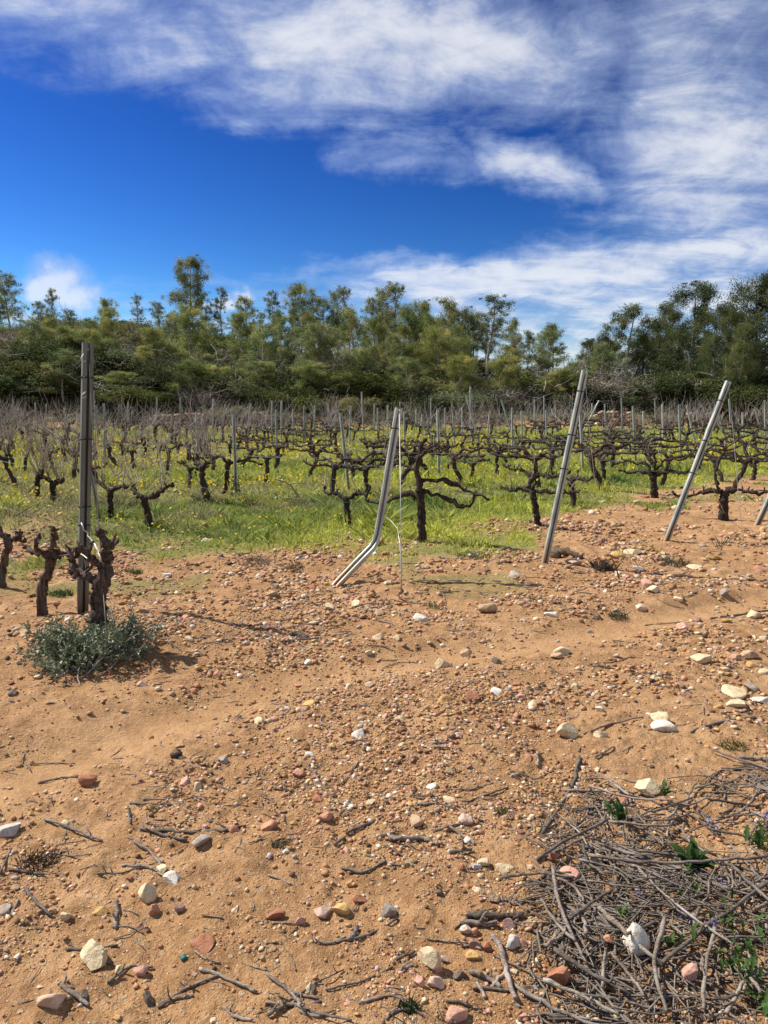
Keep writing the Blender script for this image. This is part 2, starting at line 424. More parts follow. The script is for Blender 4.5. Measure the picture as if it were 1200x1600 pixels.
def m_metal(b):
    obj = b.n('ShaderNodeTexCoord').outputs['Object']
    n1 = b.noise(b.n('ShaderNodeMapping', {'Vector': obj, 'Scale': (1, 1, .25)}).outputs[0], 14, 5, .6); n2 = b.noise(obj, 90, 3, .6)
    oi = b.n('ShaderNodeObjectInfo')
    c = b.mix(b.rng(n1, .35, .65), (.27, .295, .255), (.45, .475, .425))
    c = b.mix(b.rng(n2, .58, .75, 0, .5), c, (.22, .205, .185))
    c = b.mix(b.rng(b.noise(obj, 22, 5, .7, 1.0), .60, .70, 0, .55), c, (.20, .13, .085))
    zz = b.n('ShaderNodeSeparateXYZ', {'Vector': obj}).outputs[2]
    c = b.mix(b.math('MULTIPLY', b.rng(zz, .30, .02), b.rng(n1, .3, .6, .35, .95)), c, (.36, .22, .12))     # soil splashed up at the foot
    c = b.mix(1.0, c, oi.outputs['Color'], 'MULTIPLY')
    return pbsdf(b, c, b.rng(n1, .3, .7, .42, .62), b.bump(n2, .15, .002), metal=.25, spec=.4)
M['metal'] = material('galvanised_steel', m_metal)
M['black'] = material('black_clip', lambda b: pbsdf(b, (.015, .015, .016), .5))
M['wire'] = material('steel_wire', lambda b: pbsdf(b, (.50, .49, .44), .45, metal=.5, spec=.5))
M['dark_wire'] = material('dull_wire', lambda b: pbsdf(b, (.16, .155, .145), .55, metal=.5))
M['rust'] = material('rusty_iron', lambda b: pbsdf(b, b.mix(b.rng(b.noise(b.n('ShaderNodeTexCoord').outputs['Object'], 60, 4), .4, .6), (.10, .04, .022), (.25, .095, .04)), .85))
M['red_cap'] = material('faded_red', lambda b: pbsdf(b, (.33, .11, .06), .6))
M['teal'] = material('teal_plastic', lambda b: pbsdf(b, (.01, .16, .15), .4))

def m_leaf(trans, rough=.6, tint_obj=True, spec=.3):
    def f(b):
        col = b.n('ShaderNodeAttribute', attribute_name='Col').outputs['Color']
        if tint_obj: col = b.mix(1.0, col, b.n('ShaderNodeObjectInfo').outputs['Color'], 'MULTIPLY')
        pr = pbsdf(b, col, rough, spec=spec)
        tr = b.n('ShaderNodeBsdfTranslucent', {'Color': col}).outputs[0]
        return b.n('ShaderNodeMixShader', {0: trans, 1: pr, 2: tr}).outputs[0]
    return f
M['needles'] = material('pine_needles', m_leaf(.45, .9, spec=.1))
M['leaves'] = material('shrub_leaves', m_leaf(.25, .85, spec=.12))
M['bush_leaves'] = material('small_grey_leaves', m_leaf(.15, .5, spec=.45))
M['grass'] = material('green_blades', m_leaf(.38, .8, spec=.15))
M['petal'] = material('flower_petals', m_leaf(.3, .7))
def m_trunk(b):
    obj = b.n('ShaderNodeTexCoord').outputs['Object']
    n = b.noise(b.n('ShaderNodeMapping', {'Vector': obj, 'Scale': (9, 9, 3)}).outputs[0], 2, 5, .65)
    c = b.mix(b.rng(n, .35, .65), (.24, .205, .175), (.50, .45, .40))
    return pbsdf(b, c, .9, spec=.1)
M['trunk'] = material('pine_bark', m_trunk)
def m_deadwood(b):
    pos = b.n('ShaderNodeNewGeometry').outputs['Position']
    c = b.mix(b.rng(b.noise(pos, 1.2, 3), .35, .65), (.24, .205, .18), (.42, .37, .33))
    return pbsdf(b, c, .9, spec=.1)
M['deadwood'] = material('grey_deadwood', m_deadwood)

# ------------------------------------------------------------------ ground
GX = [-30, -8, -4.5, -2.7, -1.4, -.4, .7, 1.75, 2.2, 3.8, 5.6, 8.6, 16, 40]
GY = [14, 9, 8.5, 7.9, 8.05, 8.1, 7.85, 8.35, 10.2, 12.4, 14.4, 16.9, 22, 34]
def cover(x, y):
    x = np.asarray(x, float); y = np.asarray(y, float)
    e = y - np.interp(x, GX, GY) + 1.1 * vn(x, y, 1.3, 41) + .6 * vn(x, y, .4, 42)
    c = ss(-.35, .55, e)
    c = c * (1 - ss(41.2, 42.6, y + 1.5 * vn(x, y, 3, 43)))
    patch = ss(.20, .34, vn(x, y, .9, 44) + .35 * vn(x, y, .25, 45)) * ss(-3.4, -.6, e) * .8      # stray green patches on bare soil
    return np.clip(np.maximum(c * (1 - .5 * ss(.24, .38, vn(x, y, 1.6, 46)) * (1 - ss(10, 24, y))), patch), 0, 1)
def build_ground():
    rad = np.concatenate([[0.02, .3, .6, .9], 1.15 * (10 / 1.15) ** (np.arange(500) / 500), 10 * (50 / 10) ** (np.arange(150) / 150),
                          50 * (120 / 50) ** (np.arange(50) / 50), 120 * (1500 / 120) ** (np.arange(12) / 11)])
    dense = np.linspace(R(-35), R(35), 430)
    coarse = np.linspace(R(35), R(325), 60)[1:-1]
    th = np.concatenate([dense, coarse]); n, m = len(rad), len(th)
    X = rad[:, None] * np.sin(th)[None]; Y = rad[:, None] * np.cos(th)[None]
    Z = H(X, Y)
    V = np.stack([X, Y, Z], -1).reshape(-1, 3)
    i = np.arange(n - 1)[:, None] * m; j = np.arange(m)[None]; j2 = (j + 1) % m
    F = np.stack([i + j2, i + j, i + m + j, i + m + j2], -1).reshape(-1, 4)
    F = F[:, ::-1] if False else F
    col = np.zeros((len(V), 3), np.float32)
    col[:, 0] = cover(V[:, 0], V[:, 1]); col[:, 2] = ss(44.2, 46.5, V[:, 1] + 2 * vn(V[:, 0], V[:, 1], 2.5, 47))
    ld = lane_d(V[:, 0], V[:, 1]) + .14 * vn(V[:, 0], V[:, 1], .5, 31)
    col[:, 1] = np.exp(-(ld / .30) ** 2) * (1 - ss(10, 16, V[:, 1]))
    far = V[F].mean(1)[:, 1] > 45.5
    for name, sel in (('ground', ~far), ('hillside', far)):
        f = F[sel]; used, inv = np.unique(f, return_inverse=True)
        o = link(name, mesh_np(name, V[used], [inv.reshape(-1, 4)], M['ground'], col[used], smooth=True))
        tag(o, 'bare sandy orange soil strewn with stones, green sward farther off' if name == 'ground' else 'scrub covered slope rising behind the vineyard', kind='structure')
build_ground()

# ------------------------------------------------------------------ stones
import bmesh
def ico(sub):
    bm = bmesh.new(); bmesh.ops.create_icosphere(bm, subdivisions=sub, radius=1)
    V = np.array([v.co[:] for v in bm.verts]); F = np.array([[v.index for v in f.verts] for f in bm.faces]); bm.free()
    return V, F
ICO = {1: ico(1), 2: ico(2), 3: ico(3), 4: ico(4)}
def rock_verts(seed, sub, planes=11, angular=1.0, flat=.62, jag=.03):
    g = np.random.default_rng(seed); V, F = ICO[sub]; V = V.copy()
    N = g.normal(size=(planes, 3)); N /= np.linalg.norm(N, axis=1)[:, None]
    for n_ in N:
        d = g.uniform(.42, .76) if angular else g.uniform(.75, .92)
        s = V @ n_; V = V - np.clip(s - d, 0, None)[:, None] * n_
    V = V * (1 + jag * g.normal(size=(len(V), 1)).clip(-1.5, 1.5))
    V = V * np.array([1, g.uniform(.7, 1.0), flat * g.uniform(.85, 1.15)])
    V[:, 2] *= 1; ext = V.max(0) - V.min(0); V = (V - (V.max(0) + V.min(0)) / 2) / ext[0]
    return V, F
def rock_mesh(seed, sub=4, taper=0.0, **kw):
    V, F = rock_verts(seed, sub, **kw)
    if taper:
        zn = (V[:, 2] - V[:, 2].min()) / np.ptp(V[:, 2]); V[:, 0] = V[:, 0] * (1 - taper * zn) - .25 * taper * zn; V[:, 1] *= 1 - taper * zn
    return mesh_np('stone', V, [F], M['stone'])
COLS = {'cream': (.66, .54, .34), 'white': (.70, .65, .55), 'ochre': (.56, .36, .14), 'pink': (.58, .33, .25), 'salmon': (.54, .27, .17), 'rust red': (.38, .165, .09),
        'grey': (.36, .31, .26), 'dark': (.13, .105, .085), 'tan': (.47, .33, .20), 'mauve': (.33, .205, .17), 'pale grey': (.54, .50, .45), 'pale pink': (.64, .46, .36)}
landmarks = []    # (phrase, x, y) that later labels lean on
stone_xy = []
# px, py of the foot, width and height px, colour, flatness, rock seed, label, landmark phrase
HERO = [
 (228, 1412, 40, 46, 'cream', 'sharp cream rock with one bright face, beside a white stone on bare soil', 'the sharp cream rock'),
 (270, 1383, 32, 22, 'white', 'flat white stone just behind the sharp cream rock', 'the flat white stone'),
 (150, 1518, 54, 42, 'cream', 'broad cream rock with a rounded top, largest of the lower left soil', 'the broad cream rock'),
 (10, 1308, 38, 26, 'pale grey', 'pale grey chunk cut by the left picture edge', 'the pale grey chunk'),
 (137, 1231, 29, 24, 'rust red', 'rust red blocky stone lying alone on the smooth wheel lane', 'the rust red block on the lane'),
 (223, 1531, 32, 20, 'pink', 'dusty pink wedge stone between the broad cream rock and the dark pebble', 'the dusty pink wedge'),
 (233, 1573, 27, 25, 'dark', 'dark charcoal pebble below the dusty pink wedge', 'the dark charcoal pebble'),
 (82, 1584, 42, 30, 'pale pink', 'pale pink crumbly stone close to the lower left corner', 'the pale pink crumbly stone'),
 (241, 1432, 18, 24, 'salmon', 'small salmon shard leaning at the foot of the sharp cream rock', None),
 (281, 1429, 19, 15, 'mauve', 'small mauve square stone right of the sharp cream rock', None),
 (105, 1441, 21, 18, 'cream', 'small cream block left of the sharp cream rock', None),
 (158, 1432, 26, 13, 'ochre', 'long flat ochre stone left of the sharp cream rock', None),
 (318, 1486, 36, 14, 'rust red', 'long flat rust red slab lying sunk in the soil', 'the long rust red slab'),
 (421, 1299, 27, 22, 'salmon', 'plump salmon red stone beside small dark twigs', 'the plump salmon stone'),
 (365, 1301, 18, 14, 'salmon', 'small round salmon stone at the end of the long dark cutting', None),
 (315, 1323, 29, 15, 'grey', 'smooth grey oval pebble under the long dark cutting', 'the grey oval pebble'),
 (430, 1441, 32, 20, 'rust red', 'rust red flat stone beside a split salmon shard', 'the flat rust red stone'),
 (471, 1449, 18, 19, 'pink', 'round pink stone right of the flat rust red stone', None),
 (535, 1433, 26, 20, 'ochre', 'bright ochre nugget on open soil', 'the bright ochre nugget'),
 (505, 1436, 25, 18, 'pale pink', 'pale pink crumb of stone left of the bright ochre nugget', None),
 (562, 1417, 24, 15, 'rust red', 'low rust red stone above the blunt grey stone', None),
 (607, 1436, 23, 27, 'grey', 'blunt grey stone standing upright on open soil', 'the blunt grey stone'),
 (652, 1293, 26, 20, 'tan', 'tan brown blocky stone above a thick knotted cutting', 'the tan brown block'),
 (728, 1290, 25, 15, 'pale pink', 'rounded pale pink pebble right of the tan brown block', 'the pale pink pebble'),
 (732, 1319, 18, 15, 'white', 'white pebble touching the end of a grey cutting', None),
 (756, 1356, 24, 18, 'cream', 'cream lump resting against a greenish one', 'the cream lump'),
 (745, 1362, 20, 13, 'pale grey', 'greenish grey stone tucked in front of the cream lump', None),
 (788, 1367, 29, 13, 'cream', 'long smooth cream pebble right of the cream lump', None),
 (771, 1413, 23, 20, 'tan', 'tan angular stone above the two thick cuttings', 'the tan angular stone'),
 (728, 1465, 20, 19, 'white', 'white cube of stone under the two thick cuttings', 'the white cube of stone'),
 (742, 1486, 19, 19, 'mauve', 'mauve block under the white cube of stone', None),
 (742, 1464, 14, 16, 'salmon', 'salmon chip touching the white cube of stone', None),
 (762, 1489, 17, 22, 'rust red', 'upright rust red chip beside the mauve block', None),
 (795, 1452, 20, 17, 'mauve', 'mauve brown stone at the end of the two thick cuttings', None),
 (802, 1486, 23, 26, 'pale grey', 'pale grey layered slab beside a forked grey cutting', 'the pale grey slab'),
 (817, 1486, 17, 20, 'salmon', 'salmon stone leaning on the pale grey slab', None),
 (738, 1502, 22, 15, 'ochre', 'yellow ochre pebble left of the forked grey cutting', None),
 (672, 1516, 34, 36, 'cream', 'large cream stone with a pink stone against its side', 'the large cream stone with pink neighbour'),
 (682, 1522, 18, 20, 'pink', 'pink stone leaning against the large cream stone', None),
 (693, 1508, 17, 14, 'pale pink', 'pale pink chip right of the large cream stone', None),
 (655, 1543, 18, 20, 'pink', 'smooth pink egg shaped stone below the large cream stone', 'the pink egg shaped stone'),
 (681, 1548, 28, 24, 'pale pink', 'knobbly pale stone right of the pink egg shaped stone', None),
 (721, 1534, 28, 24, 'dark', 'dark wedge stone with a black shaded face near the forked cutting', 'the dark wedge stone'),
 (712, 1603, 40, 28, 'pink', 'big rosy stone cut by the lower picture edge', 'the big rosy stone'),
 (874, 1551, 44, 38, 'rust red', 'big rust red block at the edge of the heap of cuttings', 'the big rust red block'),
 (996, 1500, 46, 52, 'white', 'big white pointed rock lying in the heap of cuttings', 'the big white rock in the heap'),
 (951, 1489, 18, 18, 'salmon', 'round salmon pebble in the heap, left of the big white rock', None),
 (1076, 1546, 35, 32, 'pink', 'pink flat topped stone in the heap beside green leaves', 'the pink flat topped stone'),
 (890, 1383, 31, 19, 'pink', 'pink lumpy stone at the left edge of the heap of cuttings', 'the lumpy pink stone'),
 (933, 1360, 32, 20, 'cream', 'cream stone half hidden behind cuttings at the heap edge', None),
 (866, 1352, 18, 16, 'rust red', 'small rust red stone at the upper left edge of the heap', None),
 (1011, 1252, 38, 28, 'cream', 'pitted cream stone with holes at the top of the heap', 'the pitted cream stone'),
 (885, 1156, 35, 31, 'cream', 'pale rounded boulder alone on the soil, the tallest in mid ground', 'the pale rounded boulder'),
 (1040, 1146, 46, 24, 'white', 'white faceted rock with a shaded front, right of the pale boulder', 'the white faceted rock'),
 (1032, 1130, 30, 22, 'cream', 'cream rock tucked behind the white faceted rock', None),
 (1016, 1122, 14, 12, 'white', 'small white stone left of the cream rock behind the white faceted rock', None),
 (940, 1152, 22, 14, 'cream', 'hollowed cream stone right of the pale rounded boulder', None),
 (693, 1045, 29, 21, 'cream', 'cream wedge rock at the far edge of the wheel lane', 'the cream wedge by the lane'),
 (731, 1028, 28, 19, 'tan', 'tan lumpy rock behind the cream wedge by the lane', 'the tan lumpy rock'),
 (592, 1001, 21, 16, 'cream', 'square cream stone on the lane edge below the bent post', 'the square cream stone'),
 (658, 972, 25, 15, 'white', 'white flat stone near the rusty hook of the bent post', 'the white stone near the hook'),
 (762, 959, 30, 23, 'tan', 'craggy tan stone with dark cracks, on open soil beyond the lane', 'the craggy tan stone'),
 (690, 947, 15, 11, 'salmon', 'small orange red stone left of the craggy tan stone', None),
 (877, 1024, 26, 18, 'cream', 'cream stone with a brown neighbour on the mid ground soil', 'the cream stone with brown neighbour'),
 (870, 1031, 20, 11, 'tan', 'brown flat stone under the cream stone on the mid ground soil', None),
 (1020, 927, 25, 14, 'cream', 'smooth cream stone on the lane beyond, right of the rusty rod', 'the smooth cream stone'),
 (1095, 1038, 28, 18, 'cream', 'yellowish cream block on the right part of the soil', 'the yellowish cream block'),
 (1166, 1031, 36, 14, 'tan', 'long tan stone with dark shadow, right of the yellowish cream block', None),
 (1180, 967, 28, 21, 'cream', 'cream block beside thin twigs near the right picture edge', 'the cream block by the right edge'),
 (1174, 1083, 22, 20, 'grey', 'grey brown round cobble near the right picture edge', 'the grey brown cobble'),
 (1147, 1090, 38, 12, 'cream', 'flat cream slab, upper of two left of the grey brown cobble', None),
 (1150, 1108, 40, 14, 'cream', 'flat cream slab, lower of two below the grey brown cobble', None),
 (1188, 1102, 28, 14, 'white', 'white slab cut by the right picture edge under the grey brown cobble', None),
 (938, 1113, 16, 11, 'white', 'small white stone above the hollowed cream stone', None),
 (1002, 951, 19, 12, 'pale pink', 'pale pink flat stone left of the rusty rod foot', None),
 (997, 893, 22, 10, 'white', 'white flat stone right of the rusty rod', None),
 (965, 874, 26, 16, 'ochre', 'ochre rock standing behind the rusty rod', 'the ochre rock behind the rod'),
 (990, 868, 32, 10, 'cream', 'long cream rock right of the ochre rock behind the rod', None),
 (1114, 876, 24, 12, 'ochre', 'yellow ochre slab on the bare soil under the third leaning post', 'the yellow ochre slab'),
 (1086, 890, 22, 10, 'cream', 'cream slab left below the yellow ochre slab', None),
 (897, 885, 30, 9, 'pale pink', 'pale pink slab in front of the driftwood chunk', None),
 (322, 848, 15, 10, 'white', 'white stone at the front edge of the grass', 'the white stone at the grass edge'),
 (92, 1060, 17, 9, 'white', 'small white stone left in front of the grey green bush', None),
 (225, 1074, 24, 14, 'pale pink', 'flat brown pink stone in front of the bush hollow', None),
]
SEEDS = iter(range(100, 999))
for i, (px, py, w, h, c, lab, lm) in enumerate(HERO):
    p = G(px, py); mp_ = mpp(p); W, Hh = w * mp_ * 1.08, h * mp_ * 1.12
    me = rock_mesh(next(SEEDS), 4, planes=7 + i % 4, flat=.75, jag=.010, taper=.5 if 'pointed' in lab or 'wedge' in lab else .2 if 'sharp' in lab else .12 * (i % 3))
    o = link('stone', me); ex = max(v.co.z for v in me.vertices) - min(v.co.z for v in me.vertices)
    cd = math.sin(math.atan2(CAM_Z, np.hypot(p[0], p[1])))     # looking down, part of the height seen is depth
    hz = max(Hh * 0.80, W * .36)
    o.scale = (W, W * .9, hz / ex)
    q = p + np.array([p[0], p[1], 0]) / np.hypot(p[0], p[1]) * W * .38
    o.location = (q[0], q[1], Hf(q[0], q[1]) + hz * .24)
    if px > 850 and py > 1240: o.location.z += .014 + (.008 if 'heap' in lab and px > 940 and py > 1400 else 0)     # lifted on the cuttings
    o.rotation_euler = (random.uniform(-.18, .18), random.uniform(-.18, .18), random.uniform(-.5, .5) + (2.0 if i == 0 else 0))
    k_ = random.uniform(.92, 1.08); o.color = tuple(min(x * k_, .8) for x in COLS[c]) + (1,)
    tag(o, lab, 'stone', 'stones lying on the soil')
    stone_xy.append((q[0], q[1], W))
    if lm: landmarks.append((lm, q[0], q[1]))
landmarks += [('the bent post foot', *G(525, 915)[:2]), ('the first leaning post', *G(850, 880)[:2]), ('the second leaning post', *G(1040, 848)[:2]),
              ('the grey green bush', -1.75, 4.75), ('the rusty hook', *G(628, 935)[:2]), ('the rusty rod', *G(965, 900)[:2])]
ORD = ['closest', 'second closest', 'third closest', 'fourth closest', 'fifth closest', 'sixth closest', 'seventh closest', 'eighth closest', 'ninth closest', 'tenth closest',
       'eleventh closest', 'twelfth closest', 'thirteenth closest', 'fourteenth closest', 'fifteenth closest', 'sixteenth closest', 'seventeenth closest', 'eighteenth closest', 'nineteenth closest', 'twentieth closest']
def nth(k): 
    names = 'first second third fourth fifth sixth seventh eighth ninth tenth eleventh twelfth thirteenth fourteenth fifteenth sixteenth seventeenth eighteenth nineteenth twentieth'.split()
    if k < 20: return names[k]
    return {2: 'twenty', 3: 'thirty', 4: 'forty', 5: 'fifty', 6: 'sixty', 7: 'seventy', 8: 'eighty', 9: 'ninety'}[(k + 1) // 10] + '-' + names[k % 10] if (k + 1) % 10 else {3: 'thirtieth', 4: 'fortieth', 5: 'fiftieth', 6: 'sixtieth', 7: 'seventieth', 8: 'eightieth', 9: 'ninetieth'}[(k + 1) // 10]
def relate(items, marks):
    """items: (obj, description, x, y): label each by its description and where it lies from a marked thing"""
    groups = {}
    for o, d, x, y in items:
        m = min(marks, key=lambda q: (q[1] - x) ** 2 + (q[2] - y) ** 2)
        dx, dy = x - m[1], y - m[2]
        rel = ('right of' if dx > 0 else 'left of') if abs(dx) > abs(dy) * .8 else ('behind' if dy > 0 else 'in front of')
        groups.setdefault((d, rel, m[0]), []).append((math.hypot(dx, dy), o))
    for (d, rel, m), L in groups.items():
        L.sort(key=lambda q: q[0])
        for k_, (_, o) in enumerate(L):
            o['label'] = f'{d} lying {rel} {m}' if len(L) == 1 else f'{ORD[min(k_, 19)]} {d} lying {rel} {m}'
# the other larger stones, each its own object
ROCKS = [rock_mesh(3000 + i, 3, planes=8 + i % 5, flat=.60, jag=.02) for i in range(16)]
cnames = ['cream', 'white', 'ochre', 'pink', 'salmon', 'rust red', 'grey', 'dark', 'tan', 'mauve', 'pale grey', 'pale pink']
cprob = np.array([.20, .09, .08, .10, .12, .09, .05, .03, .12, .05, .03, .04]); cprob /= cprob.sum()
def gravel_ok(x, y):
    d = np.abs(lane_d(x, y)); keep = 1 - .74 * np.exp(-(d / .26) ** 2)
    keep = keep * np.clip(.54 + 1.4 * vn(x, y, .7, 51) + 1.1 * vn(x, y, .2, 52), .08, 1)
    return keep * (1 - .93 * cover(x, y))
items = []; n_rand = 215
while len(items) < n_rand:
    py = 1600 - 760 * random.random() ** 1.25; px = random.uniform(-15, 1215)
    p = G(px, py)
    if random.random() > gravel_ok(p[:1], p[1:2])[0]: continue
    if any((p[0] - a) ** 2 + (p[1] - b_) ** 2 < (.6 * s_ + .02) ** 2 for a, b_, s_ in stone_xy): continue
    wpx = 11 + 12 * random.random() ** 2.6
    W = wpx * mpp(p) * (1.0 if py > 1150 else 1.15)
    o = link('stone', random.choice(ROCKS)); c = cnames[rng.choice(len(cnames), p=cprob)]
    fl = random.uniform(.75, 1.25); o.scale = (W, W, W * fl)
    o.location = (p[0], p[1], p[2] + W * .04)
    o.rotation_euler = (random.uniform(-.3, .3), random.uniform(-.3, .3), random.uniform(0, 6.28))
    k_ = random.uniform(.8, 1.12); o.color = tuple(min(v * k_, .8) for v in COLS[c]) + (1,)
    tag(o, None, 'stone', 'stones lying on the soil')
    items.append((o, ('flat ' if fl < .9 else 'chunky ' if fl > 1.12 else '') + c + ' stone', p[0], p[1])); stone_xy.append((p[0], p[1], W))
relate(items, landmarks)

def scatter_rocks(name, X, Y, S, colr, label, sub=1, sink=.22, variants=28, seed=5000):
    N = len(X); which = rng.integers(0, variants, N); Vs, Fs, Cs, off = [], [], [], 0
    Z = H(X, Y)
    for v in range(variants):
        V0, F0 = rock_verts(seed + v, sub, planes=4, flat=.6 if v % 3 else .42, jag=.13)
        idx = np.where(which == v)[0]
        if not len(idx): continue
        a = rng.uniform(0, 6.283, len(idx)); tx, ty = rng.normal(0, .3, (2, len(idx)))
        ca, sa = np.cos(a), np.sin(a); one = np.ones_like(a)
        Rz = np.stack([ca, -sa, 0 * a, sa, ca, 0 * a, 0 * a, 0 * a, one], -1).reshape(-1, 3, 3)
        Rx = np.stack([one, 0 * a, 0 * a, 0 * a, np.cos(tx), -np.sin(tx), 0 * a, np.sin(tx), np.cos(tx)], -1).reshape(-1, 3, 3)
        V = np.einsum('nij,njk,lk->nli', Rz, Rx, V0) * S[idx][:, None, None]
        V += np.stack([X[idx], Y[idx], Z[idx] + S[idx] * sink * rng.uniform(.2, 1, len(idx))], -1)[:, None, :]
        F = F0[None] + (np.arange(len(idx)) * len(V0))[:, None, None] + off
        Vs.append(V.reshape(-1, 3)); Fs.append(F.reshape(-1, 3)); Cs.append(np.repeat(colr[idx], len(V0), 0)); off += len(V0) * len(idx)
    o = link(name, mesh_np(name, np.concatenate(Vs), [np.concatenate(Fs)], M['gravel'], np.concatenate(Cs)))
    return tag(o, label, kind='stuff')
def sample(n, r0, r1, half):
    u = rng.random(n); r = r0 * (r1 / r0) ** u; a = rng.uniform(-half, half, n)
    return r * np.sin(a), r * np.cos(a)
def pick_cols(n, clod):
    pal = np.array([COLS[c] for c in cnames]) * .82 + np.array([.46, .28, .15]) * .18; c = pal[rng.choice(len(cnames), n, p=cprob)] * rng.uniform(.8, 1.12, (n, 1))
    soil = np.array([.415, .228, .105]) * rng.uniform(.72, 1.2, (n, 1)) 
    out = np.where((rng.random(n) < clod)[:, None], soil, c); dk = rng.random(n) < .09
    out[dk] = np.array([.13, .078, .045]) * rng.uniform(.6, 1.5, (dk.sum(), 1)); return out.clip(0, .75)
X, Y = sample(130000, 1.55, 10.5, R(31)); r_ = np.hypot(X, Y)
keep = rng.random(len(X)) < gravel_ok(X, Y); X, Y, r_ = X[keep], Y[keep], r_[keep]
S = np.maximum(.0036, .0018 * r_) * rng.random(len(X)) ** (-1 / 1.9); S = np.minimum(S, .0100 * r_ * rng.uniform(.6, 1, len(X)))
scatter_rocks('gravel', X, Y, S, pick_cols(len(X), .45), 'small mixed pebbles and soil crumbs scattered over the bare ground')
X, Y = sample(70000, 1.1, 9, R(72)); a_ = np.abs(np.arctan2(X, Y)); keep = ((a_ > R(30.5)) | (np.hypot(X, Y) < 1.56)) & (rng.random(len(X)) < gravel_ok(X, Y)); X, Y = X[keep], Y[keep]; r_ = np.hypot(X, Y)
S = np.minimum(np.maximum(.0045, .0024 * r_) * rng.random(len(X)) ** (-1 / 1.9), .010 * r_ + .004)
scatter_rocks('gravel', X, Y, S, pick_cols(len(X), .45), 'more of the same pebbles and crumbs to either side of the path', seed=5300)
X, Y = sample(15000, 9, 24, R(30)); keep = rng.random(len(X)) < gravel_ok(X, Y); X, Y = X[keep], Y[keep]; r_ = np.hypot(X, Y)
S = np.minimum(.0016 * r_ * rng.random(len(X)) ** (-1 / 2.2), .12)
scatter_rocks('gravel', X, Y, S, pick_cols(len(X), .35), 'pale stones scattered between the vine rows on the bare right side', seed=5100)
X = rng.uniform(-32, 32, 1500); Y = 42.8 + rng.random(1500) * 3.2; S = .05 + .16 * rng.random(1500) ** 3
scatter_rocks('gravel', X, Y, S, pick_cols(1500, .3) * .9, 'pale rubble along the far edge of the vineyard', seed=5200)
# ------------------------------------------------------------------ pines
def leaf_quads(pos, size, g, stretch=3.0, up=0.2):
    """n little diamond leaves at pos, random directions: verts (4n,3), quads"""
    n = len(pos); d = g.normal(size=(n, 3)); d[:, 2] += up; d /= np.linalg.norm(d, axis=1)[:, None] + 1e-9
    s = g.normal(size=(n, 3)); s -= d * (s * d).sum(1)[:, None]; s /= np.linalg.norm(s, axis=1)[:, None] + 1e-9
    L = size[:, None] * d; W = size[:, None] / stretch * s
    V = np.stack([pos - L * .5, pos + W * .5, pos + L * .5, pos - W * .5], 1).reshape(-1, 3)
    return V, (np.arange(n)[:, None] * 4 + np.arange(4)[None])
def wavy(p0, d, L, n, g, wob, lift=0.0):
    d = np.array(d, float); d /= np.linalg.norm(d); pts = [np.array(p0, float)]
    for i in range(n):
        d = d + g.normal(0, wob, 3); d[2] += lift; d /= np.linalg.norm(d); pts.append(pts[-1] + d * L / n)
    return np.array(pts)
